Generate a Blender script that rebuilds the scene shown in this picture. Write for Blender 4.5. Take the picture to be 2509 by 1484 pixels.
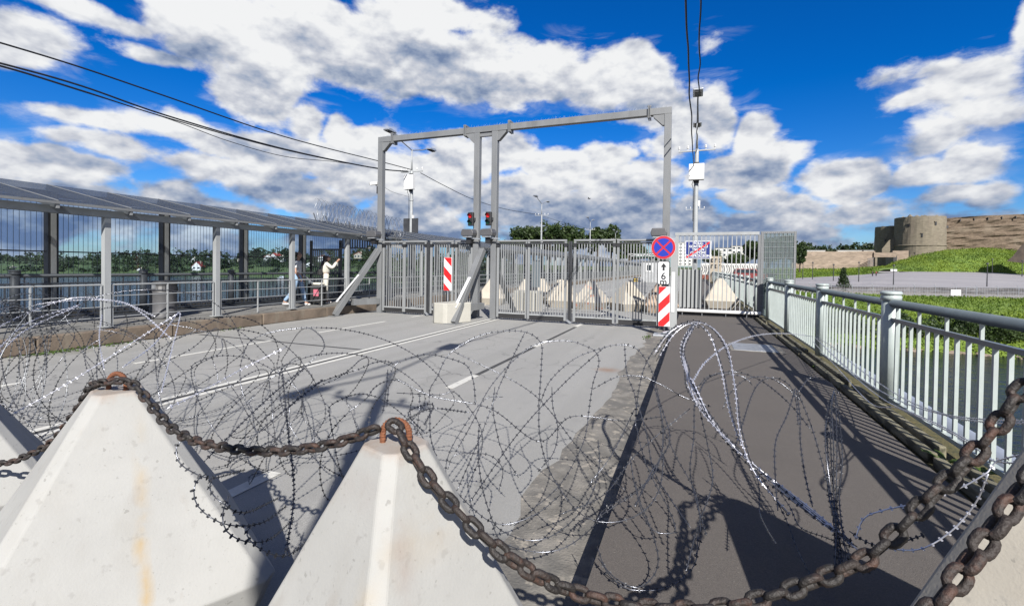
import bpy, bmesh, math, random
import numpy as np
from mathutils import Vector, Matrix
R_ = math.radians
scene = bpy.context.scene
for o in list(bpy.data.objects): bpy.data.objects.remove(o, do_unlink=True)
COL = scene.collection

# ------------------------------------------------------------------ camera
PW, PH = 2508.0, 1484.0            # working raster of the photograph
FPX = 1150.0                        # focal length in that raster
EYE = np.array([0.0, 0.0, 1.7])
YAW, PITCH, ROLL, CX, CY = 0.370539, 0.0148353, 0.0139626, 1254.0, 670.82
_f = np.array([-math.sin(YAW)*math.cos(PITCH), math.cos(YAW)*math.cos(PITCH), -math.sin(PITCH)])
_r = np.array([math.cos(YAW), math.sin(YAW), 0.0]); _u = np.cross(_r, _f)
RT = _r*math.cos(ROLL) + _u*math.sin(ROLL); UP = _u*math.cos(ROLL) - _r*math.sin(ROLL); FW = _f
cam = bpy.data.cameras.new('camera'); camo = bpy.data.objects.new('camera', cam); COL.objects.link(camo)
cam.sensor_fit = 'HORIZONTAL'; cam.sensor_width = 36.0; cam.lens = 36.0*FPX/PW
cam.shift_y = -(PH/2-CY)/PW; cam.clip_start = 0.05; cam.clip_end = 9000
camo.matrix_world = Matrix(((RT[0],UP[0],-FW[0],EYE[0]),(RT[1],UP[1],-FW[1],EYE[1]),(RT[2],UP[2],-FW[2],EYE[2]),(0,0,0,1)))
scene.camera = camo
def ray(x, y): return FW + RT*((x-CX)/FPX) - UP*((y-CY)/FPX)
def W(x, y, d): return EYE + ray(x, y)*d                       # survey helpers: sight line -> place
def G(x, y, z=0.0):
    r = ray(x, y); return EYE + r*((z-EYE[2])/r[2])
def WY(x, y, Y):
    r = ray(x, y); return EYE + r*(Y/r[1])
def WX(x, y, X):
    r = ray(x, y); return EYE + r*(X/r[0])
def depth(p): return float((np.array(p)-EYE) @ FW)
def hor(x): return 660 + 0.014*(x-1701)

# ------------------------------------------------------------------ world, sun, exposure
SUN_EL = R_(35.0); SH = np.array([-0.50, 0.866])              # direction in which shadows fall on the ground
sun_dir = Vector((-SH[0]*math.cos(SUN_EL), -SH[1]*math.cos(SUN_EL), math.sin(SUN_EL)))
world = bpy.data.worlds.new('World'); scene.world = world; world.use_nodes = True
def build_world():
    nt = world.node_tree; N = nt.nodes; L = nt.links; N.clear()
    out = N.new('ShaderNodeOutputWorld'); bg = N.new('ShaderNodeBackground'); bg.inputs['Strength'].default_value = 0.05
    L.new(bg.outputs[0], out.inputs[0])
    sky = N.new('ShaderNodeTexSky'); sky.sky_type = 'NISHITA'; sky.sun_disc = False
    sky.sun_elevation = SUN_EL; sky.sun_rotation = math.atan2(sun_dir.x, sun_dir.y); sky.air_density = 1.0; sky.dust_density = 0.3; sky.ozone_density = 3.0
    tc = N.new('ShaderNodeTexCoord')
    def val(x): return x
    def math_(op, a, b=None, c=None, clamp=False):
        n = N.new('ShaderNodeMath'); n.operation = op; n.use_clamp = clamp
        for i, s in enumerate((a, b, c)):
            if s is None: continue
            if isinstance(s, (int, float)): n.inputs[i].default_value = s
            else: L.new(s, n.inputs[i])
        return n.outputs[0]
    def vmath(op, a, b=None, c=None):
        n = N.new('ShaderNodeVectorMath'); n.operation = op
        for i, s in enumerate((a, b, c)):
            if s is None: continue
            if isinstance(s, (tuple, list)): n.inputs[i].default_value = s
            else: L.new(s, n.inputs[i])
        return n.outputs['Value'] if op in ('LENGTH', 'DOT_PRODUCT') else n.outputs['Vector']
    D = vmath('NORMALIZE', tc.outputs['Generated'])
    sx = N.new('ShaderNodeSeparateXYZ'); L.new(D, sx.inputs[0])
    az = math_('ARCTAN2', sx.outputs[0], sx.outputs[1]); el = math_('ARCSINE', sx.outputs[2])
    cmb = N.new('ShaderNodeCombineXYZ'); L.new(az, cmb.inputs[0]); L.new(el, cmb.inputs[1]); AE = cmb.outputs[0]
    def noise(vec, scale, detail, rough, dist=0.0, lac=2.0):
        n = N.new('ShaderNodeTexNoise'); n.noise_dimensions = '3D'
        n.inputs['Scale'].default_value = scale; n.inputs['Detail'].default_value = detail
        n.inputs['Roughness'].default_value = rough; n.inputs['Distortion'].default_value = dist; n.inputs['Lacunarity'].default_value = lac
        L.new(vec, n.inputs['Vector']); return n.outputs['Fac']
    def smooth(x, a, b, lo=0.0, hi=1.0):
        n = N.new('ShaderNodeMapRange'); n.interpolation_type = 'SMOOTHSTEP'
        L.new(x, n.inputs[0]); n.inputs[1].default_value = a; n.inputs[2].default_value = b; n.inputs[3].default_value = lo; n.inputs[4].default_value = hi
        return n.outputs[0]
    # cloud banks: (x, y, half width, half height, weight) surveyed in the photograph, stored as azimuth / elevation
    banks = CLOUDS
    cl = []
    for (x, y, hw, hh, w) in banks:
        d = ray(x, y); d = d/np.linalg.norm(d)
        a0, e0 = math.atan2(d[0], d[1]), math.asin(d[2])
        d1 = ray(x+hw, y); d1 /= np.linalg.norm(d1); d2 = ray(x, y-hh); d2 /= np.linalg.norm(d2)
        wa = abs(math.atan2(d1[0], d1[1])-a0); we = abs(math.asin(d2[2])-e0)
        cl.append((a0, e0, max(wa, .01), max(we, .008), w))
    def field(shift):
        wob = noise(D, 3.2, 2.0, .5)
        ae = vmath('ADD', AE, (0.0, shift, 0.0))
        wv = N.new('ShaderNodeCombineXYZ'); L.new(math_('MULTIPLY_ADD', wob, .16, -.08), wv.inputs[0]); L.new(math_('MULTIPLY_ADD', wob, -.10, .05), wv.inputs[1])
        ae = vmath('ADD', ae, wv.outputs[0])
        cur = None
        for (a0, e0, wa, we, w) in cl:
            q = vmath('MULTIPLY_ADD', ae, (1/wa, 1/we, 0), (-a0/wa, -e0/we, 0))
            ln = vmath('LENGTH', q)
            b = math_('MULTIPLY_ADD', ln, -abs(w), abs(w))
            cur = b if cur is None else math_('SMOOTH_MAX', cur, b, .12)
        return cur
    B1, B2 = field(0.0), field(0.055)
    # elsewhere in the sky (outside the surveyed part) the same kind of broken cloud goes on
    dv = vmath('DOT_PRODUCT', D, tuple(FW))
    outside = smooth(dv, .62, .45)
    lf = noise(D, 2.6, 3.0, .5)
    gen = math_('MULTIPLY', math_('MULTIPLY_ADD', lf, 4.0, -2.05), 1.0)
    def blend(b):
        return math_('ADD', math_('MULTIPLY', b, math_('SUBTRACT', 1.0, outside)), math_('MULTIPLY', gen, outside))
    B1, B2 = blend(B1), blend(B2)
    # low cover near the horizon
    low1 = smooth(el, .26, .06, -.9, .27)
    B1 = math_('MAXIMUM', B1, low1); B2 = math_('MAXIMUM', B2, low1)
    B1 = math_('MAXIMUM', B1, -.75); B2 = math_('MAXIMUM', B2, -.75); B1 = math_('MINIMUM', B1, .6); B2 = math_('MINIMUM', B2, .6)
    st = vmath('MULTIPLY', D, (1.0, 1.0, 1.7))
    n1 = noise(st, 8.5, 9.0, .56, .12)
    st2 = vmath('ADD', st, (-.02, .03, .075))
    n2 = noise(st2, 8.5, 3.0, .5, .12)
    wisp = noise(vmath('MULTIPLY', D, (1.6, 1.6, 6.0)), 4.0, 7.0, .62, .8)
    d1 = math_('ADD', B1, math_('MULTIPLY_ADD', n1, 1.75, -.875))
    d2 = math_('ADD', B2, math_('MULTIPLY_ADD', n2, 1.75, -.875))
    mask = smooth(d1, -.07, .24)
    thin = math_('MULTIPLY', smooth(math_('ADD', B1, math_('MULTIPLY_ADD', wisp, 2.6, -1.3)), -.10, .95), .5)
    mask = math_('MAXIMUM', mask, thin)
    # undersides are greyer, tops bright; billows turn a bright side to the sun
    up_, dn_ = field(.07), field(-.07)
    grad = math_('MAXIMUM', math_('MINIMUM', math_('SUBTRACT', math_('MAXIMUM', up_, -.6), math_('MAXIMUM', dn_, -.6)), .9), -.9)
    p1 = noise(st, 13.0, 4.0, .52, .15); p2 = noise(vmath('ADD', st, (.012, -.014, .030)), 13.0, 4.0, .52, .15)
    p3 = noise(st, 30.0, 3.0, .5, .1); p4 = noise(vmath('ADD', st, (.006, -.006, .015)), 30.0, 3.0, .5, .1)
    relief = math_('ADD', math_('MULTIPLY', math_('SUBTRACT', p1, p2), 1.45), math_('MULTIPLY', math_('SUBTRACT', p3, p4), .7))
    q1 = noise(st, 5.5, 2.0, .5); q2 = noise(vmath('ADD', st, (.02, -.02, .07)), 5.5, 2.0, .5)
    big = math_('MULTIPLY', math_('SUBTRACT', q1, q2), 1.15)
    thick = smooth(d1, .25, 1.15)
    sh = math_('ADD', math_('MULTIPLY_ADD', grad, -.36, .78), math_('ADD', relief, big))
    sh = math_('SUBTRACT', sh, math_('MULTIPLY', thick, .10))
    sh = math_('SUBTRACT', sh, smooth(el, .36, .05, 0, .20), None, True)
    ramp = N.new('ShaderNodeValToRGB'); L.new(sh, ramp.inputs[0])
    e = ramp.color_ramp.elements
    e[0].position = .05; e[0].color = (.20, .28, .46, 1)
    e[1].position = 1.0; e[1].color = (1.02, 1.03, 1.04, 1)
    for p, c in ((.33, (.42, .49, .63, 1)), (.58, (.66, .69, .77, 1)), (.80, (.88, .90, .94, 1))):
        k = e.new(p); k.color = c
    cs = vmath('MULTIPLY', ramp.outputs[0], (CLOUD_LUM, CLOUD_LUM, CLOUD_LUM))
    hs = N.new('ShaderNodeHueSaturation'); hs.inputs['Saturation'].default_value = 1.5; hs.inputs['Value'].default_value = 1.0; L.new(sky.outputs[0], hs.inputs['Color'])
    tint = vmath('MULTIPLY', vmath('MAXIMUM', hs.outputs[0], (.02, .02, .02)), SKY_TINT)
    mix = N.new('ShaderNodeMix'); mix.data_type = 'RGBA'; mix.clamp_factor = True
    L.new(mask, mix.inputs[0]); L.new(tint, mix.inputs[6]); L.new(cs, mix.inputs[7])
    L.new(mix.outputs[2], bg.inputs['Color'])
SKY_TINT = (0.55, 0.78, 1.15); CLOUD_LUM = 8.0
CLOUDS = [
 (500, 60, 150, 110, .9), (640, 110, 190, 120, 1.0), (860, 140, 260, 110, 1.0), (1080, 170, 260, 110, 1.0), (1300, 190, 240, 95, 1.0), (1500, 190, 170, 85, 1.0), (1600, 240, 90, 70, .8),
 (1050, 30, 170, 60, .8), (760, 30, 120, 60, .7), (640, 230, 110, 80, .9), (750, 290, 80, 60, .9), (830, 330, 60, 50, .7),
 (90, 130, 180, 75, .9), (230, 45, 170, 28, .45), (390, 140, 110, 22, .4),
 (260, 320, 170, 28, .5), (480, 335, 170, 50, .7), (690, 370, 170, 60, .8), (860, 430, 150, 80, .9), (620, 430, 180, 40, .6), (330, 390, 180, 40, .5),
 (200, 430, 170, 50, 1.0), (30, 400, 110, 60, .8), (920, 390, 90, 60, .8), (560, 530, 260, 40, .4),
 (1010, 430, 130, 100, .8), (1130, 420, 120, 80, 1.0), (1250, 390, 110, 60, .9), (1380, 420, 120, 60, 1.0), (1330, 480, 200, 70, .8), (1560, 420, 120, 60, .9), (1520, 500, 200, 60, .8),
 (1480, 370, 70, 40, .5), (1620, 340, 90, 60, .7), (1740, 290, 80, 90, .8), (1850, 330, 70, 75, .95), (1880, 380, 110, 50, .9), (1780, 430, 140, 60, 1.0), (1820, 480, 120, 40, .9),
 (2070, 440, 130, 65, 1.0), (2100, 525, 110, 30, .8), (1960, 560, 150, 30, .6), (2150, 590, 160, 25, .6),
 (2330, 360, 200, 60, .7), (2250, 250, 110, 26, .55), (2400, 190, 170, 60, .30), (2300, 160, 120, 40, .22), (2500, 70, 40, 80, .45), (2430, 420, 150, 70, .95), (2400, 490, 130, 34, .8), (2480, 300, 120, 60, .6),
 (760, 480, 200, 60, .8), (1000, 520, 180, 50, .8), (1200, 500, 200, 60, .8), (1400, 545, 220, 40, .8), (1650, 540, 160, 40, .8), (1700, 500, 120, 50, .7), (560, 420, 120, 40, .6), (250, 560, 250, 30, .5), (80, 520, 150, 30, .5), (1850, 560, 130, 30, .7), (2300, 570, 200, 40, .7), (2480, 500, 110, 50, .8), (2300, 430, 120, 50, .8), (1950, 500, 90, 30, .6),
 (1750, 122, 40, 26, .2),
]
sun = bpy.data.lights.new('sun', 'SUN'); sun.energy = 5.0; sun.angle = R_(0.53); sun.color = (1.0, 0.96, 0.90)
suno = bpy.data.objects.new('sun', sun); COL.objects.link(suno)
suno.rotation_euler = sun_dir.to_track_quat('Z', 'Y').to_euler(); suno.location = (20, -40, 40)
vs = scene.view_settings; vs.view_transform = 'Standard'; vs.look = 'None'; vs.exposure = 1.12; vs.gamma = 1.0
try: vs.use_curve_mapping = False
except Exception: pass
build_world()

# ------------------------------------------------------------------ materials
ALB = 0.58                                                      # colours below were measured under a dimmer sun; this brings them to real-world albedo
def M(name, col, rough=.6, metal=0.0, var=.12, scale=3.0, bump=0.0, bscale=40.0, col2=None, detail=5.0, spec=.5, lo=.35, hi=.65, stretch=None, extra=None):
    m = bpy.data.materials.new(name); m.use_nodes = True
    nt = m.node_tree; N = nt.nodes; L = nt.links; b = N['Principled BSDF']
    b.inputs['Roughness'].default_value = rough; b.inputs['Metallic'].default_value = metal; b.inputs['Specular IOR Level'].default_value = spec
    tc = N.new('ShaderNodeTexCoord'); oi = N.new('ShaderNodeObjectInfo')
    va = N.new('ShaderNodeVectorMath'); va.operation = 'MULTIPLY_ADD'
    co = N.new('ShaderNodeCombineXYZ')
    for i in range(3): L.new(oi.outputs['Random'], co.inputs[i])
    L.new(co.outputs[0], va.inputs[0]); va.inputs[1].default_value = (17, 31, 23); L.new(tc.outputs['Object'], va.inputs[2])
    vec = va.outputs[0]
    if stretch:
        sv = N.new('ShaderNodeVectorMath'); sv.operation = 'MULTIPLY'; L.new(vec, sv.inputs[0]); sv.inputs[1].default_value = stretch; vec = sv.outputs[0]
    nz = N.new('ShaderNodeTexNoise'); nz.inputs['Scale'].default_value = scale; nz.inputs['Detail'].default_value = detail; nz.inputs['Roughness'].default_value = .62
    L.new(vec, nz.inputs['Vector'])
    mr = N.new('ShaderNodeMapRange'); mr.inputs[1].default_value = lo; mr.inputs[2].default_value = hi; L.new(nz.outputs['Fac'], mr.inputs[0])
    mx = N.new('ShaderNodeMix'); mx.data_type = 'RGBA'
    if metal < .5: col = tuple(v*ALB for v in col); col2 = tuple(v*ALB for v in col2) if col2 else None
    c = tuple(col); c2 = tuple(col2) if col2 else tuple(min(1, v*(1+var)) for v in c); c1 = c if col2 else tuple(v*(1-var) for v in c)
    mx.inputs[6].default_value = (*c1, 1); mx.inputs[7].default_value = (*c2, 1); L.new(mr.outputs[0], mx.inputs[0])
    last = mx.outputs[2]
    if extra: last = extra(nt, tc, last)
    L.new(last, b.inputs['Base Color'])
    if bump:
        n2 = N.new('ShaderNodeTexNoise'); n2.inputs['Scale'].default_value = bscale; n2.inputs['Detail'].default_value = 4; L.new(vec, n2.inputs['Vector'])
        bp = N.new('ShaderNodeBump'); bp.inputs['Strength'].default_value = bump; bp.inputs['Distance'].default_value = .02
        L.new(n2.outputs['Fac'], bp.inputs['Height']); L.new(bp.outputs[0], b.inputs['Normal'])
    return m
def flat_layer(fac_fn, col):
    col = tuple(v*ALB for v in col)                                # blend another colour in where fac_fn(nt, tc) says
    def ex(nt, tc, last):
        mx = nt.nodes.new('ShaderNodeMix'); mx.data_type = 'RGBA'
        nt.links.new(fac_fn(nt, tc), mx.inputs[0]); nt.links.new(last, mx.inputs[6]); mx.inputs[7].default_value = (*col, 1)
        return mx.outputs[2]
    return ex
def noise_fac(scale, lo, hi, stretch=(1, 1, 1), detail=6, amt=1.0):
    def fn(nt, tc):
        N = nt.nodes; L = nt.links
        v = N.new('ShaderNodeVectorMath'); v.operation = 'MULTIPLY'; L.new(tc.outputs['Object'], v.inputs[0]); v.inputs[1].default_value = stretch
        n = N.new('ShaderNodeTexNoise'); n.inputs['Scale'].default_value = scale; n.inputs['Detail'].default_value = detail; L.new(v.outputs[0], n.inputs['Vector'])
        r = N.new('ShaderNodeMapRange'); r.inputs[1].default_value = lo; r.inputs[2].default_value = hi; r.inputs[4].default_value = amt; L.new(n.outputs['Fac'], r.inputs[0])
        return r.outputs[0]
    return fn
def crack_fac(scale, w):
    def fn(nt, tc):
        N = nt.nodes; L = nt.links
        n = N.new('ShaderNodeTexNoise'); n.inputs['Scale'].default_value = 2.5; n.inputs['Detail'].default_value = 6; L.new(tc.outputs['Object'], n.inputs['Vector'])
        a = N.new('ShaderNodeVectorMath'); a.operation = 'MULTIPLY_ADD'; L.new(n.outputs['Color'], a.inputs[0]); a.inputs[1].default_value = (.7, .7, 0); L.new(tc.outputs['Object'], a.inputs[2])
        v = N.new('ShaderNodeTexVoronoi'); v.feature = 'DISTANCE_TO_EDGE'; v.inputs['Scale'].default_value = scale; L.new(a.outputs[0], v.inputs['Vector'])
        r = N.new('ShaderNodeMapRange'); r.inputs[1].default_value = w; r.inputs[2].default_value = w*.3; r.inputs[3].default_value = 0; L.new(v.outputs['Distance'], r.inputs[0])
        n2 = N.new('ShaderNodeTexNoise'); n2.inputs['Scale'].default_value = .35; L.new(tc.outputs['Object'], n2.inputs['Vector'])
        r2 = N.new('ShaderNodeMapRange'); r2.inputs[1].default_value = .50; r2.inputs[2].default_value = .60; r2.inputs[4].default_value = .7; L.new(n2.outputs['Fac'], r2.inputs[0])
        m = N.new('ShaderNodeMath'); m.operation = 'MULTIPLY'; L.new(r.outputs[0], m.inputs[0]); L.new(r2.outputs[0], m.inputs[1]); return m.outputs[0]
    return fn
def chain_ex(*fs):
    def ex(nt, tc, last):
        for f in fs: last = f(nt, tc, last)
        return last
    return ex
def spot_fac(center, rad, scale=4.0, amt=.8):
    def fn(nt, tc):
        N = nt.nodes; L = nt.links
        v = N.new('ShaderNodeVectorMath'); v.operation = 'DISTANCE'
        n = N.new('ShaderNodeTexNoise'); n.inputs['Scale'].default_value = scale; n.inputs['Detail'].default_value = 5; L.new(tc.outputs['Object'], n.inputs['Vector'])
        L.new(tc.outputs['Object'], v.inputs[0]); v.inputs[1].default_value = center
        a = N.new('ShaderNodeMath'); a.operation = 'MULTIPLY_ADD'; L.new(n.outputs['Fac'], a.inputs[0]); a.inputs[1].default_value = rad*1.2; L.new(v.outputs['Value'], a.inputs[2])
        r = N.new('ShaderNodeMapRange'); r.inputs[1].default_value = rad*1.5; r.inputs[2].default_value = rad*.5; r.inputs[3].default_value = 0; r.inputs[4].default_value = amt; L.new(a.outputs[0], r.inputs[0])
        return r.outputs[0]
    return fn

MT = {}
MT['steel'] = M('grey_painted_steel', (.20, .207, .213), .45, .0, .12, 2.0, .05, 60, stretch=(1, 1, .35), extra=chain_ex(flat_layer(noise_fac(3.5, .58, .70, (1, 1, .25), amt=.35), (.13, .13, .128)), flat_layer(noise_fac(17, .70, .75, amt=.6), (.16, .10, .06))))
MT['steel_l'] = M('pale_painted_steel', (.37, .385, .39), .42, .0, .10, 2.0, .04, 60, stretch=(1, 1, .35), extra=flat_layer(noise_fac(4, .57, .70, (1, 1, .25), amt=.35), (.25, .245, .235)))
MT['steel_d'] = M('dark_steel', (.045, .047, .052), .5, .0, .2, 4.0)
MT['rail'] = M('railing_paint', (.45, .505, .485), .36, .0, .07, 5.0, .05, 80, extra=flat_layer(noise_fac(14, .70, .76, amt=.5), (.22, .17, .12)))
MT['railtop'] = M('railing_top_paint', (.135, .165, .185), .36, .0, .08, 5.0, .05, 80)
MT['galv'] = M('galvanised', (.42, .44, .46), .38, .7, .18, 9.0)
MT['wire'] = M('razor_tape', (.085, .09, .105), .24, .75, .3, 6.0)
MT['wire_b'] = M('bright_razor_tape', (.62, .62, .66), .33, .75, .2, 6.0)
MT['barb'] = M('razor_barb', (.055, .057, .065), .5, .4, .3, 6.0)
MT['steel_m'] = M('gate_bar_paint', (.275, .285, .29), .42, .0, .10, 2.0, .04, 60, stretch=(1, 1, .35))
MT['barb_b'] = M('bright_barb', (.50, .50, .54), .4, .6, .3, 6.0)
MT['pole'] = M('pole_paint', (.40, .42, .43), .5, .0, .12, 3.0)
MT['galv_d'] = M('weathered_galvanised', (.25, .26, .27), .45, .5, .25, 9.0)
MT['white'] = M('white_paint', (.80, .80, .79), .45, 0, .03, 3.0)
MT['black'] = M('black_plastic', (.02, .02, .022), .5, 0, .2, 5.0)
MT['rubber'] = M('black_rubber', (.016, .016, .018), .7, 0, .2, 5.0)
MT['concrete'] = M('cast_concrete', (.42, .41, .38), .85, 0, .10, 3.0, .12, 60, extra=chain_ex(flat_layer(noise_fac(7, .60, .75, (1, 1, .22), amt=.30), (.36, .32, .27)), flat_layer(noise_fac(26, .64, .70, amt=.25), (.30, .29, .27))))
MT['concrete_c'] = M('cream_concrete', (.60, .53, .42), .85, 0, .07, 3.0, .1, 60)
MT['concrete_w'] = M('pale_concrete', (.50, .485, .43), .85, 0, .05, 3.0, .08, 60)
MT['kerb'] = M('old_brown_concrete', (.175, .135, .10), .9, 0, .3, 2.2, .3, 30, extra=flat_layer(noise_fac(5, .55, .7, (1, 1, .3), amt=.5), (.26, .23, .18)))
MT['kerbtop'] = M('old_kerb_top', (.24, .21, .17), .9, 0, .3, 2.2, .3, 30)
MT['rust'] = M('rusty_iron', (.030, .021, .017), .7, .1, .4, 18, .4, 90, col2=(.085, .036, .021), lo=.48, hi=.68)
MT['rust_d'] = M('dark_rusty_iron', (.020, .016, .014), .65, .12, .4, 14, .4, 90, col2=(.050, .027, .019), lo=.50, hi=.68)
MT['rust_o'] = M('orange_rust', (.17, .058, .024), .85, .1, .3, 25, .5, 120, col2=(.27, .10, .045))
MT['asphalt'] = M('road_asphalt', (.355, .351, .334), .88, 0, .22, 150, .30, 220, detail=2, extra=chain_ex(
    flat_layer(noise_fac(1.1, .48, .70, (1, .25, 1), amt=.5), (.32, .318, .305)), flat_layer(noise_fac(45, .60, .72, amt=.4), (.17, .17, .17)), flat_layer(noise_fac(9, .64, .72, (1, .5, 1), amt=.5), (.21, .21, .21)), flat_layer(noise_fac(.55, .47, .62, (3.2, .12, 1), amt=.6), (.30, .296, .28)), flat_layer(noise_fac(2.2, .60, .66, (1, 1, 1), 8, amt=.30), (.27, .265, .255)), flat_layer(crack_fac(.55, .012), (.13, .13, .125)),
    flat_layer(noise_fac(60, .66, .72, amt=.5), (.42, .41, .39)), flat_layer(noise_fac(.6, .55, .68, amt=.35), (.39, .375, .35)),
    flat_layer(spot_fac((-1.32, 7.9, 0), .30, amt=.6), (.26, .115, .035)), flat_layer(spot_fac((-1.1, 2.5, 0), .35, amt=.8), (.03, .026, .022)),
    flat_layer(spot_fac((-10.7, 5.2, 0), .5, amt=.5), (.09, .085, .05))))
MT['walk'] = M('dark_footway_asphalt', (.112, .098, .087), .9, 0, .16, 130, .35, 220, detail=2, extra=chain_ex(
    flat_layer(noise_fac(1.3, .5, .75, amt=.5), (.088, .077, .069)), flat_layer(noise_fac(75, .665, .70, amt=.5), (.27, .245, .21)), flat_layer(noise_fac(3.5, .62, .75, amt=.35), (.145, .13, .116))))
MT['patch'] = M('worn_concrete_strip', (.215, .20, .175), .9, 0, .3, 6, .4, 60, extra=chain_ex(flat_layer(noise_fac(2.6, .46, .60, amt=.8), (.13, .125, .115)), flat_layer(noise_fac(9, .58, .64, amt=.7), (.42, .375, .31))))
MT['paver'] = M('left_footway', (.23, .225, .21), .9, 0, .15, 3, .3, 80)
MT['line'] = M('road_paint', (.68, .67, .62), .8, 0, .08, 20, .2, 100, extra=flat_layer(noise_fac(16, .60, .68, amt=.6), (.26, .26, .25)))
MT['seal'] = M('joint_sealant', (.05, .05, .05), .8, 0, .3, 12)
MT['roofpanel'] = ROOFSRC = M('polycarbonate_roof', (.085, .10, .13), .5, 0, .15, 1.2, .03, 20, spec=.25)
MT['red'] = M('red_reflective', (.72, .012, .014), .45, 0, .04)
MT['redring'] = M('red_sign', (.55, .010, .025), .45, 0, .04)
MT['blue'] = M('blue_sign', (.004, .03, .42), .45, 0, .05)
MT['navy'] = M('navy_sign', (.005, .022, .20), .45, 0, .05)
MT['signwhite'] = M('sign_white', (.85, .86, .87), .45, 0, .02)
MT['ink'] = M('sign_ink', (.012, .012, .014), .5, 0, .05)
MT['glassd'] = M('dark_glass', (.02, .03, .04), .08, 0, .1)
MT['bark'] = M('bark', (.07, .055, .04), .9, 0, .3, 6, .5, 20)
MT['leaf'] = M('leaf_green', (.026, .056, .014), .6, 0, .5, .35, col2=(.075, .125, .025), lo=.38, hi=.62)
MT['leaf_d'] = M('leaf_dark', (.022, .046, .016), .65, 0, .5, .05, col2=(.055, .095, .026), lo=.38, hi=.62)
MT['leaf_m'] = M('leaf_mid', (.03, .06, .016), .65, 0, .5, .15, col2=(.065, .105, .026), lo=.38, hi=.62)
MT['grass'] = M('meadow_grass', (.12, .215, .02), .7, 0, .5, .12, col2=(.26, .36, .03), lo=.36, hi=.62)
MT['weed'] = M('weed_leaf', (.10, .17, .03), .6, 0, .3, 9)
MT['moss'] = M('moss', (.05, .055, .018), .95, 0, .5, 14, .6, 50, col2=(.15, .12, .04))
MT['timber'] = M('weathered_edging', (.23, .21, .14), .9, 0, .3, 5, .4, 50, stretch=(1, .2, 1), extra=flat_layer(noise_fac(8, .52, .6, (1, .3, 1), amt=.85), (.05, .05, .032)))
MT['soil'] = M('bank_soil', (.10, .18, .022), .95, 0, .4, .3, .4, 6, col2=(.20, .29, .03))
MT['plaza'] = M('plaza_paving', (.30, .285, .295), .85, 0, .16, .12, .1, 3, stretch=(.12, 1, 1), col2=(.38, .365, .375))
MT['stonegrey'] = M('grey_stone', (.135, .13, .135), .9, 0, .3, 1.5, .6, 4)
MT['path'] = M('gravel_path', (.30, .28, .25), .9, 0, .15, .6)
MT['fort'] = M('tower_limestone', (.215, .185, .135), .92, 0, .2, .55, .5, 2.5, stretch=(1, 1, 4), extra=flat_layer(noise_fac(.25, .52, .66, (1, 1, .6), amt=.6), (.20, .165, .125)))
MT['fortwall'] = M('curtain_wall_rubble', (.115, .082, .056), .95, 0, .3, 1.1, .9, 2.6, col2=(.195, .145, .098), stretch=(1, 1, 2.4), extra=chain_ex(flat_layer(noise_fac(.9, .60, .70, (1, 1, 3), amt=.5), (.075, .055, .042)), flat_layer(noise_fac(.13, .54, .66, (1, 1, 1.4), amt=.35), (.25, .21, .155))))
MT['outerwall'] = M('outer_wall_limestone', (.30, .235, .18), .95, 0, .25, .5, .7, 2.2, stretch=(1, 1, 4), extra=flat_layer(noise_fac(.12, .52, .6, amt=.6), (.26, .195, .15)))
MT['hill'] = M('far_meadow', (.045, .085, .02), .9, 0, .4, .03, col2=(.09, .13, .03))
MT['house_w'] = M('white_render', (.72, .71, .67), .8, 0, .06)
MT['house_t'] = M('tan_render', (.45, .38, .29), .8, 0, .1)
MT['house_g'] = M('grey_render', (.36, .36, .35), .8, 0, .1)
MT['roof_r'] = M('red_roof', (.36, .05, .035), .7, 0, .15)
MT['roof_g'] = M('grey_roof', (.16, .155, .15), .7, 0, .15)
MT['pane'] = M('window_glass', (.03, .04, .05), .1, 0, .2)
MT['skin'] = M('skin', (.46, .27, .19), .55, 0, .06)
MT['hair'] = M('dark_hair', (.014, .010, .009), .5, 0, .3)
MT['hairb'] = M('brown_hair', (.045, .02, .014), .5, 0, .3)
MT['tee'] = M('white_cotton', (.74, .74, .73), .85, 0, .05, 20, .2, 30)
MT['cream'] = M('cream_cotton', (.72, .69, .60), .85, 0, .05, 20, .2, 30)
MT['jeans'] = M('light_denim', (.30, .44, .62), .85, 0, .12, 20, .2, 40)
MT['navycloth'] = M('navy_cloth', (.02, .018, .07), .85, 0, .2, 20)
MT['blackcloth'] = M('black_cloth', (.015, .015, .016), .8, 0, .2, 20)
MT['pink'] = M('pink_print', (.62, .16, .22), .7, 0, .1)
MT['bin'] = M('bin_grey', (.10, .10, .105), .5, 0, .1, 4)
MT['redcast'] = M('dark_red_vehicle', (.20, .02, .02), .5, 0, .1)
def emis(name, col, s):
    m = bpy.data.materials.new(name); m.use_nodes = True; b = m.node_tree.nodes['Principled BSDF']
    b.inputs['Base Color'].default_value = (*col, 1); b.inputs['Emission Color'].default_value = (*col, 1); b.inputs['Emission Strength'].default_value = s
    return m
MT['redlamp'] = emis('lit_red_lens', (.5, .006, .006), 0.14)
MT['greenlens'] = M('unlit_green_lens', (.004, .06, .02), .2)
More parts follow.
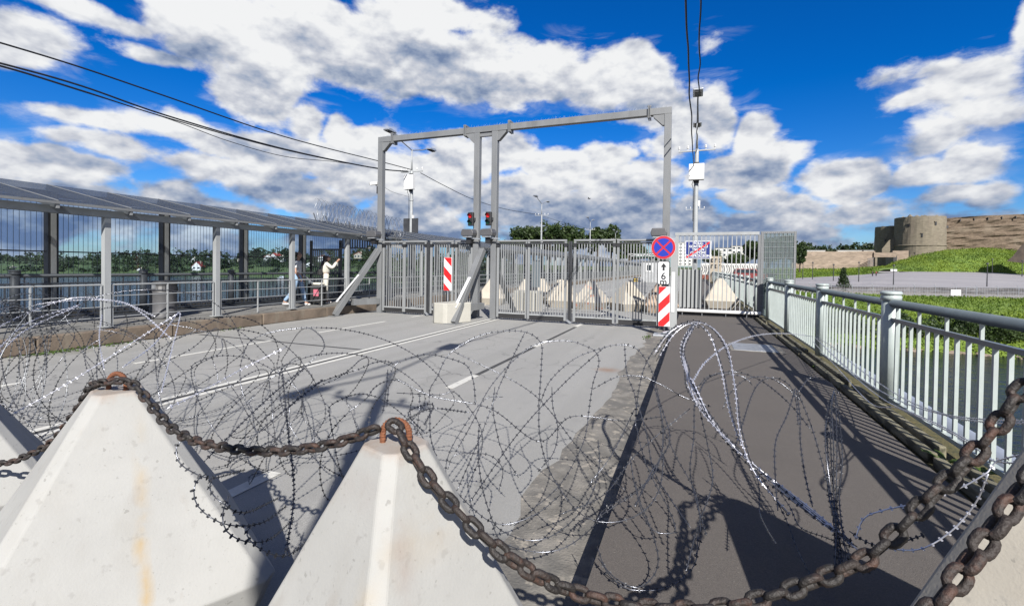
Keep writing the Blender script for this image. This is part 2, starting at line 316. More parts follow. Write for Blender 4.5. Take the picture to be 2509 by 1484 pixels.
def glass_mat(name, tint, alpha):
    m = bpy.data.materials.new(name); m.use_nodes = True; nt = m.node_tree; N = nt.nodes; L = nt.links; N.clear()
    o = N.new('ShaderNodeOutputMaterial'); t = N.new('ShaderNodeBsdfTransparent'); g = N.new('ShaderNodeBsdfGlossy'); d = N.new('ShaderNodeBsdfDiffuse')
    t.inputs[0].default_value = (*tint, 1); g.inputs['Roughness'].default_value = .05; d.inputs[0].default_value = (.28, .31, .32, 1)
    lw = N.new('ShaderNodeLayerWeight'); lw.inputs[0].default_value = .5; pw = N.new('ShaderNodeMath'); pw.operation = 'POWER'; L.new(lw.outputs['Facing'], pw.inputs[0]); pw.inputs[1].default_value = 4.0
    fr = N.new('ShaderNodeMath'); fr.operation = 'MULTIPLY_ADD'; L.new(pw.outputs[0], fr.inputs[0]); fr.inputs[1].default_value = .4; fr.inputs[2].default_value = .02
    a = N.new('ShaderNodeMixShader'); b = N.new('ShaderNodeMixShader'); L.new(fr.outputs[0], a.inputs[0]); L.new(t.outputs[0], a.inputs[1]); L.new(g.outputs[0], a.inputs[2])
    b.inputs[0].default_value = alpha; L.new(a.outputs[0], b.inputs[1]); L.new(d.outputs[0], b.inputs[2]); L.new(b.outputs[0], o.inputs[0])
    return m
MT['screen'] = glass_mat('clear_screen_sheet', (.84, .91, .975), .02)
MT['scratched'] = glass_mat('scratched_sheet', (.72, .78, .76), .16)
def water_mat():
    m = bpy.data.materials.new('river_water'); m.use_nodes = True; nt = m.node_tree; N = nt.nodes; L = nt.links; b = N['Principled BSDF']
    b.inputs['Base Color'].default_value = (.007, .011, .015, 1); b.inputs['Roughness'].default_value = .10; b.inputs['IOR'].default_value = 1.33; b.inputs['Specular IOR Level'].default_value = .36
    tc = N.new('ShaderNodeTexCoord'); v = N.new('ShaderNodeVectorMath'); v.operation = 'MULTIPLY'; L.new(tc.outputs['Object'], v.inputs[0]); v.inputs[1].default_value = (.55, 1.0, 1)
    n = N.new('ShaderNodeTexNoise'); n.inputs['Scale'].default_value = .55; n.inputs['Detail'].default_value = 7; n.inputs['Roughness'].default_value = .6; L.new(v.outputs[0], n.inputs['Vector'])
    p = N.new('ShaderNodeBump'); p.inputs['Strength'].default_value = .55; p.inputs['Distance'].default_value = .5; L.new(n.outputs['Fac'], p.inputs['Height']); L.new(p.outputs[0], b.inputs['Normal'])
    return m
MT['water'] = water_mat()
def translucent_roof(m):                                        # polycarbonate lets part of the daylight through
    nt = m.node_tree; N = nt.nodes; L = nt.links; b = N['Principled BSDF']; o = [n for n in N if n.type == 'OUTPUT_MATERIAL'][0]
    t = N.new('ShaderNodeBsdfTransparent'); t.inputs[0].default_value = (.80, .83, .86, 1); x = N.new('ShaderNodeMixShader'); x.inputs[0].default_value = .5
    L.new(b.outputs[0], x.inputs[1]); L.new(t.outputs[0], x.inputs[2]); L.new(x.outputs[0], o.inputs['Surface'])
translucent_roof(MT['roofpanel'])
def leafy(m, k=.42):                                            # leaves let light through
    nt = m.node_tree; N = nt.nodes; L = nt.links; b = N['Principled BSDF']; o = [n for n in N if n.type == 'OUTPUT_MATERIAL'][0]
    t = N.new('ShaderNodeBsdfTranslucent'); x = N.new('ShaderNodeMixShader'); x.inputs[0].default_value = k
    L.new(b.inputs['Base Color'].links[0].from_socket, t.inputs[0]); L.new(b.outputs[0], x.inputs[1]); L.new(t.outputs[0], x.inputs[2]); L.new(x.outputs[0], o.inputs['Surface'])
for k_ in ('leaf', 'leaf_d', 'leaf_m', 'grass', 'weed'): leafy(MT[k_])

# ------------------------------------------------------------------ builders
def wloc(o):
    v = Vector((0, 0, 0))
    while o is not None: v = v + o.location; o = o.parent
    return v
class MB:
    def __init__(s): s.v = []; s.f = []; s.mi = []; s.m = 0
    def add(s, vs, fs):
        b = len(s.v); s.v.extend([tuple(map(float, p)) for p in vs]); s.f.extend([tuple(i+b for i in f) for f in fs]); s.mi.extend([s.m]*len(fs)); return s
    def box(s, x0, x1, y0, y1, z0, z1):
        if x0 > x1: x0, x1 = x1, x0
        if y0 > y1: y0, y1 = y1, y0
        if z0 > z1: z0, z1 = z1, z0
        return s.add([(x0,y0,z0),(x1,y0,z0),(x1,y1,z0),(x0,y1,z0),(x0,y0,z1),(x1,y0,z1),(x1,y1,z1),(x0,y1,z1)],
                     [(0,3,2,1),(4,5,6,7),(0,1,5,4),(1,2,6,5),(2,3,7,6),(3,0,4,7)])
    def bar(s, p, q, w, h=None, up=(0, 0, 1)):                  # rectangular bar from p to q
        h = w if h is None else h
        p = Vector(p); q = Vector(q); d = (q-p).normalized(); u = Vector(up)
        if abs(d.dot(u)) > .98: u = Vector((0, 1, 0))
        a = d.cross(u).normalized(); b = a.cross(d).normalized()
        vs = []
        for c in (p, q):
            for (i, j) in ((-1,-1),(1,-1),(1,1),(-1,1)): vs.append(c + a*(i*w/2) + b*(j*h/2))
        return s.add(vs, [(0,1,2,3),(7,6,5,4),(0,4,5,1),(1,5,6,2),(2,6,7,3),(3,7,4,0)])
    def tube(s, pts, r, n=8, cap=True, closed=False):
        pts = [Vector(p) for p in pts]; k = len(pts); rs = r if isinstance(r, (list, tuple)) else [r]*k
        vs = []; fs = []; prev = None
        for i, p in enumerate(pts):
            if closed: d = pts[(i+1) % k]-pts[i-1]
            else: d = pts[min(i+1, k-1)]-pts[max(i-1, 0)]
            d.normalize()
            if prev is None:
                u = Vector((0, 0, 1)) if abs(d.z) < .9 else Vector((1, 0, 0)); a = d.cross(u).normalized()
            else:
                a = prev-d*prev.dot(d)
                a = a.normalized() if a.length > 1e-6 else d.orthogonal().normalized()
            prev = a; b = d.cross(a)
            for j in range(n):
                t = 2*math.pi*j/n; vs.append(p+(a*math.cos(t)+b*math.sin(t))*rs[i])
        for i in range(k if closed else k-1):
            i2 = (i+1) % k
            for j in range(n):
                j2 = (j+1) % n; fs.append((i*n+j, i*n+j2, i2*n+j2, i2*n+j))
        if cap and not closed:
            fs.append(tuple(range(n-1, -1, -1))); fs.append(tuple((k-1)*n+j for j in range(n)))
        return s.add(vs, fs)
    def lathe(s, c, prof, n=20):                                 # prof: list of (r, z)
        vs = []; fs = []
        for (r, z) in prof:
            for j in range(n):
                t = 2*math.pi*j/n; vs.append((c[0]+r*math.cos(t), c[1]+r*math.sin(t), c[2]+z))
        for i in range(len(prof)-1):
            for j in range(n):
                j2 = (j+1) % n; fs.append((i*n+j, i*n+j2, (i+1)*n+j2, (i+1)*n+j))
        fs.append(tuple(range(n-1, -1, -1))); fs.append(tuple((len(prof)-1)*n+j for j in range(n)))
        return s.add(vs, fs)
    def prism(s, poly, ax, t, origin=(0,0,0), ux=(1,0,0), uy=(0,0,1)):  # polygon in plane (ux, uy), thickness t along ax
        o = Vector(origin); ux = Vector(ux); uy = Vector(uy); ax = Vector(ax); n = len(poly)
        a = [o+ux*x+uy*y for x, y in poly]; b = [p+ax*t for p in a]
        return s.add(a+b, [tuple(range(n)), tuple(range(2*n-1, n-1, -1))]+[(i, i+n, (i+1) % n+n, (i+1) % n) for i in range(n)])
    def mesh(s, name, mats, off=(0, 0, 0), smooth=False, fixn=True):
        me = bpy.data.meshes.new(name)
        me.from_pydata([(x-off[0], y-off[1], z-off[2]) for x, y, z in s.v], [], s.f)
        for m in (mats if isinstance(mats, (list, tuple)) else [mats]): me.materials.append(m)
        if s.mi and max(s.mi) > 0: me.polygons.foreach_set('material_index', s.mi)
        if fixn:
            bm = bmesh.new(); bm.from_mesh(me); bmesh.ops.recalc_face_normals(bm, faces=bm.faces); bm.to_mesh(me); bm.free()
        if smooth: me.shade_smooth() if hasattr(me, 'shade_smooth') else me.polygons.foreach_set('use_smooth', [True]*len(me.polygons))
        me.update(); return me
    def build(s, name, mats, parent=None, smooth=False, fixn=True, loc=None, bevel=0.0):
        off = wloc(parent) if parent is not None else Vector((0, 0, 0))
        lo = Vector((0, 0, 0))
        if loc is not None: lo = Vector(loc)-off
        me = s.mesh(name, mats, off+lo, smooth, fixn)
        o = bpy.data.objects.new(name, me); COL.objects.link(o); o.parent = parent; o.location = lo
        if bevel:
            bv = o.modifiers.new('bevel', 'BEVEL'); bv.width = bevel; bv.segments = 2; bv.limit_method = 'ANGLE'; bv.angle_limit = R_(30)
        return o
def tag(o, label=None, cat=None, group=None, kind=None):
    if label: o['label'] = label
    if cat: o['category'] = cat
    if group: o['group'] = group
    if kind: o['kind'] = kind
    return o
def thing(name, label, cat, loc=(0, 0, 0), group=None):
    o = bpy.data.objects.new(name, None); COL.objects.link(o); o.location = tuple(map(float, loc)); o.empty_display_size = .1
    return tag(o, label, cat, group)
def inst(name, mesh, parent, loc, rot=None, scale=None):         # another piece sharing mesh data, world place -> parent's frame
    o = bpy.data.objects.new(name, mesh); COL.objects.link(o); o.parent = parent
    o.location = Vector(loc)-(wloc(parent) if parent is not None else Vector((0, 0, 0)))
    if rot is not None:
        if isinstance(rot, Matrix): o.rotation_mode = 'QUATERNION'; o.rotation_quaternion = rot.to_quaternion()
        else: o.rotation_euler = rot
    if scale is not None: o.scale = scale
    return o
def copy_tree(o, parent=None):
    c = o.copy(); COL.objects.link(c); c.parent = parent
    for ch in list(o.children): copy_tree(ch, c)
    return c
def np_mesh(name, v, q, mat, parent=None, kind=None):
    me = bpy.data.meshes.new(name); v = np.asarray(v, np.float32); q = np.asarray(q, np.int32); k = q.shape[1]
    off = np.array(wloc(parent)) if parent is not None else np.zeros(3)
    v = (v-off).astype(np.float32)
    me.vertices.add(len(v)); me.vertices.foreach_set('co', v.ravel()); me.loops.add(q.size); me.loops.foreach_set('vertex_index', q.ravel())
    me.polygons.add(len(q)); me.polygons.foreach_set('loop_start', np.arange(0, q.size, k, dtype=np.int32)); me.polygons.foreach_set('loop_total', np.full(len(q), k, np.int32))
    me.update(calc_edges=True); me.validate(); me.materials.append(mat)
    o = bpy.data.objects.new(name, me); COL.objects.link(o); o.parent = parent
    if kind: o['kind'] = kind
    return o
rng = np.random.default_rng(7); random.seed(7)
def leaf_quads(P, size, jit=.5, tall=1.0, upright=0.0):          # one leaf-shaped quad per point
    n = len(P); a = rng.normal(size=(n, 3)); a[:, 2] *= (1-upright); a /= np.linalg.norm(a, axis=1)[:, None]
    b = rng.normal(size=(n, 3)); b[:, 2] += upright*4; b -= a*(a*b).sum(1)[:, None]; b /= np.linalg.norm(b, axis=1)[:, None]
    s = size*(1+jit*(rng.random(n)-.5)*2); s = s[:, None]
    v = np.stack([P-b*s*.5*tall, P+a*s*.32, P+b*s*.5*tall, P-a*s*.32], 1).reshape(-1, 3)
    q = np.arange(4*n).reshape(-1, 4); return v, q
def crown_points(c, rad, clumps, per, cl_r):
    d = rng.normal(size=(clumps, 3)); d /= np.linalg.norm(d, axis=1)[:, None]; rr = (.45+.55*rng.random(clumps)**.5)[:, None]
    C = np.array(c)+d*rr*np.array(rad)
    P = np.repeat(C, per, 0); e = rng.normal(size=(clumps*per, 3)); e /= np.linalg.norm(e, axis=1)[:, None]
    return P+e*(rng.random((clumps*per, 1))**.5)*cl_r*np.repeat(.6+.8*rng.random(clumps), per)[:, None]
def strip_text(txt, size, mat, name, parent, M4, spacing=1.0, bold=0.0, ext=.002):
    cu = bpy.data.curves.new(name, 'FONT'); cu.body = txt; cu.size = size; cu.align_x = 'CENTER'; cu.align_y = 'CENTER'; cu.extrude = ext; cu.offset = bold; cu.space_character = spacing
    to = bpy.data.objects.new('tmp', cu); COL.objects.link(to); bpy.context.view_layer.update()
    me = bpy.data.meshes.new_from_object(to.evaluated_get(bpy.context.evaluated_depsgraph_get())); bpy.data.objects.remove(to)
    me.materials.clear(); me.materials.append(mat)
    o = bpy.data.objects.new(name, me); COL.objects.link(o); o.parent = parent
    m = Matrix(M4); m.translation = m.translation-wloc(parent); o.matrix_local = m; return o
FACE = Matrix(((1,0,0,0),(0,0,-1,0),(0,1,0,0),(0,0,0,1)))         # local x -> world x, local y -> world z, faces -y
def facing(x, y, z): m = FACE.copy(); m.translation = Vector((x, y, z)); return m
def dens(pts, step):                                             # smooth curve through points, resampled
    P = [np.array(p, float) for p in pts]; P = [2*P[0]-P[1]]+P+[2*P[-1]-P[-2]]; out = []
    for i in range(1, len(P)-2):
        p0, p1, p2, p3 = P[i-1:i+3]; k = max(2, int(np.linalg.norm(p2-p1)/step)+1)
        for t in np.linspace(0, 1, k, endpoint=False):
            out.append(.5*((2*p1)+(-p0+p2)*t+(2*p0-5*p1+4*p2-p3)*t*t+(-p0+3*p1-3*p2+p3)*t**3))
    out.append(P[-2]); return out
# ------------------------------------------------------------------ setting: water, bridge deck, banks
def struct(name, mb, mat, parent=None, **k):
    o = mb.build(name, mat, parent, **k)
    if parent is None: o['kind'] = 'structure'
    return o
WZ = -7.7; BY0, BY1 = -14.0, 172.0
struct('river', MB().add([(-3000, -800, WZ), (1500, -800, WZ), (1500, 3000, WZ), (-3000, 3000, WZ)], [(0, 1, 2, 3)]), MT['water'])
struct('bridge_deck', MB().box(-15.1, 2.45, BY0, BY1, -1.3, -.05), MT['stonegrey'])
struct('road', MB().box(-11.1, -.45, BY0, BY1, -.045, 0), MT['asphalt'])
struct('footway', MB().box(-.45, 1.72, BY0, BY1, -.045, .2), MT['walk'])
struct('left_footway', MB().box(-15.0, -11.3, BY0, BY1, -.045, .345), MT['paver'])
# worn concrete strip between road asphalt and footway kerb
mb = MB(); ys = np.arange(-6, 60, .25); random.seed(3)
L_ = [(-1.08+.10*(random.random()-.5)+.05*math.sin(y*1.3), y, .004) for y in ys]
for i in range(len(ys)-1): mb.add([L_[i], (-.452, ys[i], .004), (-.452, ys[i+1], .004), L_[i+1]], [(0, 1, 2, 3)])
struct('concrete_strip', mb, MT['patch'])
# kerb of separate old concrete blocks along the left footway
kerb = thing('kerb', None, None, (-11.2, 0, 0)); kerb['kind'] = 'structure'
random.seed(5)
kmb = MB().box(-.1, .1, -1.19, 1.19, 0, .30)
km = None
for i in range(-1, 60):
    y = 1.2+2.4*i
    if km is None:
        o = kmb.build('kerb_block', MT['kerb'], None, bevel=.02); o.parent = kerb; o.location = (0, y, 0); km = o
    else:
        o = km.copy(); COL.objects.link(o); o.location = (random.uniform(-.012, .012), y, random.uniform(-.006, .008))
# painted markings
mk = thing('road_markings', None, None, (0, 0, 0)); mk['kind'] = 'structure'
def line(x, y0, y1, w=.11, n='line'): return MB().box(x-w/2, x+w/2, y0, y1, .004, .008).build(n, MT['line'], mk)
line(-6.10, BY0, 160, .10, 'centre_line'); line(-5.90, BY0, 160, .10, 'centre_line')
MB().box(-6.045, -5.955, BY0, 160, .004, .006).build('joint_seal', MT['seal'], mk)
for k in range(-1, 22): line(-3.15, 5.76+3.75*k, 6.60+3.75*k, .12, 'dash')
for k in range(-2, 22): line(-8.66, 9.1+4.1*k, 11.8+4.1*k, .10, 'dash')
MB().box(-3.19, -3.11, 6.65, 60, .001, .003).build('joint_seal', MT['seal'], mk)
for x0, x1, y0, y1 in ((-10.9, -6.2, 7.62, 7.70), (-5.8, -3.3, 18.0, 18.1)):
    MB().box(x0, x1, y0, y1, .001, .003).build('joint_seal', MT['seal'], mk)

# right bank: water's edge, grass slope, path, plaza, embankment
xs = list(range(1720, 3500, 60))
def rowpt(x, y, z_or_d, mode):
    return G(x, y, z_or_d) if mode == 'z' else W(x, y, z_or_d)
def interp(x, tab):
    if x <= tab[0][0]: return tab[0][1]
    for (a, va), (b, vb) in zip(tab, tab[1:]):
        if x <= b: return va+(vb-va)*(x-a)/(b-a)
    return tab[-1][1]
shoreY = [(1700, 838), (1990, 848), (2183, 862), (2350, 870), (2508, 884), (3500, 960)]
slopeZ = [(1700, 110), (1950, 92), (2200, 82), (2508, 78), (3500, 76)]
def bank_rows(x):
    h = hor(x); rows = []
    sh = G(x, interp(x, shoreY), WZ-.25); rows.append(sh)
    d0 = depth(sh); pd = interp(x, slopeZ); pz = -2.4 if x > 1950 else -2.4+(1950-x)/230*1.5
    end = W(x, h+(1.7-pz)/pd*1150, pd)
    for t, e in ((.06, .28), (.25, .45), (.5, .66), (.8, .90), (1, 1)):
        p = sh+(end-sh)*t; p[2] = WZ-.25+(pz-WZ+.25)*e; rows.append(p)
    return rows
# bank slope sheet
allr = [bank_rows(x) for x in xs]; mb = MB(); nr = len(allr[0])
vs_ = [p for r in allr for p in r]; fs_ = []
for i in range(len(xs)-1):
    for j in range(nr-1): fs_.append((i*nr+j, (i+1)*nr+j, (i+1)*nr+j+1, i*nr+j+1))
mb.add(vs_, fs_); struct('right_bank', mb, MT['soil'], smooth=True)
# the level path and ground up to the plaza wall
mb = MB(); v = []; f = []
for i, x in enumerate(xs):
    pz = allr[i][-1][2]; pd = interp(x, slopeZ); a = allr[i][-1]; h = hor(x)
    b = W(x, h+(1.7-pz)/(pd+14)*1150, pd+14); v += [a, b]
    if i: f.append((2*i-2, 2*i, 2*i+1, 2*i-1))
mb.add(v, f); struct('riverside_path', mb, MT['path'])
# plaza, rising gently towards the fortress
plazaN = [(1940, 703), (2130, 703), (2300, 704), (2508, 706), (3500, 722)]; 
xs2 = [1930, 1990, 2050, 2110, 2170, 2230, 2290, 2350, 2430, 2508, 2700, 3000, 3500]
farY = [(1930, 682), (2080, 675), (2150, 670), (2200, 665), (2420, 667), (2508, 672), (3500, 690)]
mb = MB(); v = []; f = []
for i, x in enumerate(xs2):
    v += [W(x, interp(x, plazaN), 96), W(x, (interp(x, plazaN)*.5+interp(x, farY)*.5)-4, 122), W(x, interp(x, farY), 165)]
    if i:
        for j in range(2): f.append((3*i-3+j, 3*i+j, 3*i+j+1, 3*i-2+j))
mb.add(v, f); struct('plaza', mb, MT['plaza'])
# embankment under the towers
xs3 = [1900, 1960, 2060, 2130, 2165, 2180, 2200, 2260, 2320, 2400, 2460, 2508, 2600, 2900, 3400]
e0 = [(1900, 684), (2080, 676), (2135, 671), (2150, 664), (2168, 660), (2182, 660), (2196, 665), (2420, 667), (2508, 673), (3400, 690)]
e1 = [(1900, 660), (2080, 660), (2125, 656), (2150, 655), (2165, 655), (2185, 654), (2200, 640), (2290, 615), (2400, 608), (2508, 612), (3400, 600)]
mb = MB(); v = []; f = []
for i, x in enumerate(xs3):
    a, b = interp(x, e0), interp(x, e1)
    v += [W(x, a, 165), W(x, a+(b-a)*.62-1, 174), W(x, b, 186), W(x, b-4, 235)]
    if i:
        for j in range(3): f.append((4*i-4+j, 4*i+j, 4*i+j+1, 4*i-3+j))
mb.add(v, f); struct('embankment', mb, MT['soil'], smooth=True)
gpth = [W(2150, 669, 163), W(2204, 669, 163), W(2196, 662.5, 170), W(2160, 662, 170), W(2185, 656.5, 184), W(2158, 656, 184)]
for p_ in gpth: p_[2] += .22
struct('gate_path', MB().add(gpth, [(0, 1, 2, 3), (3, 2, 4, 5)]), MT['plaza'])
# far ground behind everything, rising as low hills
mb = MB(); v = []; f = []
cols = list(range(-900, 3500, 110))
shL = [(-900, 667), (0, 670), (300, 673), (600, 678), (900, 688), (1100, 702), (1250, 716), (1400, 730), (1720, 800)]
for i, x in enumerate(cols):
    if x <= 1720:
        s = G(x, interp(x, shL), WZ-.2); d0 = depth(s)
    else: d0 = 190 if x > 1900 else 150; s = W(x, hor(x)+6, d0)
    h = hor(x)
    def pt(dd, z): return W(x, h+(1.7-z)/dd*1150, dd)
    z1 = interp(x, [(-900, 0), (0, 1), (400, 3), (700, 5), (1000, 3), (1250, 1.2), (1720, .1), (1900, .3), (3500, 1)])
    v += [s, pt(d0+22, min(z1, -2.5) if x < 1300 else z1*.3), pt(d0+75, z1), pt(d0+260, z1+2.5), pt(2600, 12)]
    if i:
        for j in range(4): f.append((5*i-5+j, 5*i+j, 5*i+j+1, 5*i-4+j))
mb.add(v, f); struct('far_bank', mb, MT['hill'], smooth=True)
struct('approach_ground', MB().add([(-60, 160, -.09), (18, 130, -.09), (26, 400, -.09), (-60, 400, -.09)], [(0, 1, 2, 3)]), MT['plaza'])
struct('approach_road', MB().box(-11, 2, BY1, 330, -.085, -.02), MT['asphalt'])
# rough grass on the bank and the embankment (nobody could count it)
def scatter_on(quadfn, n): 
    return np.array([quadfn() for _ in range(n)])
def bank_pt():
    i = random.randrange(3, len(xs)-1); j = random.choice((0, 1, 1, 2, 2, 3, 3, 4, 4)); a, b = random.random(), random.random()
    p = allr[i][j]*(1-a)*(1-b)+allr[i+1][j]*a*(1-b)+allr[i][j+1]*(1-a)*b+allr[i+1][j+1]*a*b; return p
random.seed(11)
P = scatter_on(bank_pt, 14000); P = np.repeat(P, 5, 0)+rng.normal(size=(70000, 3))*np.array([.55, .55, .10])
P[:, 2] += .10; v, q = leaf_quads(P, .22, .6, 1.3, .5); np_mesh('bank_grass', v, q, MT['grass'], kind='stuff')
ev = np.array(mb.v[:0]) if False else None
E0 = [[W(x, interp(x, e0), 165), W(x, interp(x, e0)+(interp(x, e1)-interp(x, e0))*.62-1, 174), W(x, interp(x, e1), 186)] for x in xs3]
def emb_pt():
    while True:
        i = random.randrange(0, len(xs3)-2); j = random.randrange(2); a, b = random.random(), random.random()
        x = xs3[i]+(xs3[i+1]-xs3[i])*a
        if 2140 < x < 2200 and j == 0: continue
        return E0[i][j]*(1-a)*(1-b)+E0[i+1][j]*a*(1-b)+E0[i][j+1]*(1-a)*b+E0[i+1][j+1]*a*b
P = scatter_on(emb_pt, 9000); P = np.repeat(P, 5, 0)+rng.normal(size=(45000, 3))*np.array([.8, .8, .16]); P[:, 2] += .2
v, q = leaf_quads(P, .34, .6, 1.2, .5); np_mesh('embankment_grass', v, q, MT['grass'], kind='stuff')
# bushes at the water's edge read as one mass of scrub
P = []
for _ in range(75):
    i = random.randrange(4, len(xs)-2); t = random.random(); c = allr[i][1]*(1-t)+allr[i+1][1]*t; c = c+(allr[i][2]-allr[i][1])*random.random()*.9
    P.append(crown_points(c+np.array([0, 0, .9]), (1.3, 1.3, 1.0), 12, 34, .6))
v, q = leaf_quads(np.concatenate(P), .28, .5); np_mesh('bank_scrub', v, q, MT['leaf'], kind='stuff')
# stones at the water's edge
rk = MB()
def rock(mb, c, s, sd):
    r = random.Random(sd); bm = bmesh.new(); bmesh.ops.create_icosphere(bm, subdivisions=1, radius=1)
    for vv in bm.verts: vv.co *= 1+r.uniform(-.28, .28)
    b = [(vv.co.x*s[0]+c[0], vv.co.y*s[1]+c[1], vv.co.z*s[2]+c[2]) for vv in bm.verts]; fs = [tuple(w.index for w in ff.verts) for ff in bm.faces]; bm.free(); mb.add(b, fs)
for k in range(60):
    i = random.randrange(3, len(xs)-2); t = random.random(); c = allr[i][0]*(1-t)+allr[i+1][0]*t
    rock(rk, (c[0]+random.uniform(-.6, .6), c[1]+random.uniform(-.5, .8), WZ+.05), [random.uniform(.2, .75)]*2+[random.uniform(.12, .4)], k)
o = rk.build('shore_stones', MT['outerwall'], fixn=False); o['kind'] = 'stuff'
rk = MB()
for k in range(40):
    c = W(random.uniform(2196, 2262), random.uniform(820, 862), 58.5+random.random()); rock(rk, c, (random.uniform(.35, .75), random.uniform(.35, .7), random.uniform(.25, .45)), 100+k)
o = rk.build('fallen_wall_rubble', M('red_rubble', (.30, .16, .12), .95, 0, .35, 1.5, .5, 5), fixn=False); o['kind'] = 'stuff'

# footway edge: drain, edging planks, hatch
for k in range(7):
    y0 = 2.2+2.55*k
    o = MB().box(1.80, 1.87, y0+.04, y0+2.5, .15, .235).build('edging_plank', MT['timber'], bevel=.01); tag(o, None, None, None)
    o2 = MB().box(1.93, 1.99, y0+.2, y0+2.45, .15, .25).build('edging_plank', MT['timber'], bevel=.01)
    if k == 0: dr = thing('edge_drain', None, None, (1.85, 2, .1)); dr['kind'] = 'structure'
    for w in (o, o2): w.parent = dr; w.location = Vector((0, 0, 0))-dr.location
MB().box(1.72, 2.30, BY0, BY1, -.045, .14).build('drain_bed', MT['moss'], dr)
h = thing('access_hatch', 'pale metal access hatch let into the dark footway asphalt', 'hatch', (1.1, 10.2, .2))
MB().box(.72, 1.46, 9.72, 10.62, .201, .212).build('hatch_plate', MT['galv_d'], h, bevel=.003)
mb = MB()
for a in ((.66, .72, 9.66, 10.68), (1.46, 1.58, 9.66, 10.68), (.72, 1.46, 9.66, 9.72), (.72, 1.46, 10.62, 10.68)): mb.box(a[0], a[1], a[2], a[3], .201, .207)
mb.build('hatch_frame', MT['patch'], h)
p = thing('service_pipe', 'thick blue grey pipe running along the outside of the right railing', 'pipe', (2.75, 0, -.15))
MB().tube([(2.75, BY0, -.15), (2.75, 60, -.15)], .17, 16).build('pipe_run', M('pipe_jacket', (.34, .38, .46), .35, .3, .06), p, smooth=True)
for y in np.arange(1, 40, 3.13): MB().box(2.45, 2.75, y-.03, y+.03, -.40, -.33).build('pipe_bracket', MT['steel_d'], p)
# moss and weeds along the edges
P = []
for _ in range(420):
    y = random.uniform(1.5, 17); P.append((random.choice((1.78, 1.9, 2.02))+random.gauss(0, .02), y+random.gauss(0, .03), .16))
v, q = leaf_quads(np.array(P), .035, .5); np_mesh('edge_moss', v, q, MT['moss'], kind='stuff')
P = []
for c, n, s in (((-10.95, 5.0, .02), 260, .28), ((-11.0, 5.9, .02), 120, .3), ((-1.05, 12.0, .02), 50, .15), ((-11.0, 8.5, .02), 50, .3)):
    P.append(np.array(c)+rng.normal(size=(n, 3))*np.array([s*.3, s, .012]))
v, q = leaf_quads(np.concatenate(P), .04, .5); np_mesh('kerbside_weeds', v, q, MT['weed'], kind='stuff')
def weed(loc, n, h, label):
    t = thing('weed', label, 'plant', loc); r = random.Random(int(loc[1]*100))
    for k in range(n):
        a = r.uniform(0, 6.28); l = h*r.uniform(.6, 1); mb = MB(); pts = []; w = l*.17
        for s in range(5):
            u = s/4; rr = l*.75*u; z = l*(u-.55*u*u); ww = w*math.sin(math.pi*min(.97, u*.85+.12))
            c = Vector((loc[0]+math.cos(a)*rr, loc[1]+math.sin(a)*rr, loc[2]+z)); sd = Vector((-math.sin(a), math.cos(a), 0))*ww
            pts += [c-sd, c+Vector((0, 0, -.004)), c+sd]
        mb.add(pts, [f for s in range(4) for f in ((3*s, 3*s+1, 3*s+4, 3*s+3), (3*s+1, 3*s+2, 3*s+5, 3*s+4))]); mb.build('leaf', MT['weed'], t, fixn=False)
weed((1.90, 4.75, .16), 9, .20, 'bright green broad leaved weed growing from the mossy drain below the railing')
weed((2.02, 4.55, .16), 8, .17, 'smaller light green weed tucked between the mossy drain and railing bars')
weed((1.78, 8.6, .18), 7, .10, 'tiny yellow green weed further along the mossy edging plank')
# ------------------------------------------------------------------ right-hand bridge railing
def railing(name, label, X, posts, zb, zt, side, ybar, bar_mat, top_mat, far_posts, barstep=.184, nearlim=18):
    t = thing(name, label, 'railing', (X, 0, zb))
    pm = None
    prof = [(.088, 0), (.088, zt-zb-.13), (.078, zt-zb-.125), (.078, zt-zb-.105), (.10, zt-zb-.10), (.10, zt-zb-.055), (.092, zt-zb-.05), (.092, zt-zb-.04), (.104, zt-zb-.035), (.104, zt-zb-.012), (.09, zt-zb)]
    b0 = MB().lathe((0, 0, 0), prof[:4], 20).mesh('post', bar_mat, smooth=False); b1 = MB().lathe((0, 0, 0), prof[3:], 20).mesh('post_cap', bar_mat)
    for me in (b0, b1): me.polygons.foreach_set('use_smooth', [abs(p.normal.z) < .5 for p in me.polygons])
    for y in posts+far_posts:
        p = inst('post', b0, t, (X, y, zb)); c = bpy.data.objects.new('post_cap', b1); COL.objects.link(c); c.parent = p
    al = posts+far_posts; ya, yb = al[0], al[-1]
    zr = zt-.135
    MB().tube([(X, ya, zr), (X, yb, zr)], .045, 14).build('top_rail', top_mat, t, smooth=True)
    MB().box(X-.022, X+.022, ya, yb, zr-.205, zr-.165).build('mid_rail', top_mat, t)
    MB().box(X-.025, X+.025, ya, yb, zb+.03, zb+.07).build('bottom_rail', bar_mat, t)
    bm_ = MB().box(-.014, .014, -.014, .014, 0, zr-.19-zb-.05).mesh('bar', bar_mat)
    sm_ = MB().box(-.012, .012, -.012, .012, 0, .17).mesh('spacer', bar_mat)
    far = MB()
    for a, b in zip(al, al[1:]):
        n = int(round((b-a)/barstep)); st = (b-a)/n
        for k in range(1, n):
            y = a+k*st
            if y < nearlim:
                inst('bar', bm_, t, (X, y, zb+.05))
                if k % 3 == 1: inst('spacer', sm_, t, (X, y, zr-.17))
            else:
                far.box(X-.014, X+.014, y-.014, y+.014, zb+.05, zr-.19)
                if k % 3 == 1: far.box(X-.012, X+.012, y-.012, y+.012, zr-.17, zr)
    if far.v:
        o = far.build('far_bar', bar_mat, t); o['kind'] = 'stuff'
    return t
RP = [6.63+3.135*k for k in range(-2, 4)]
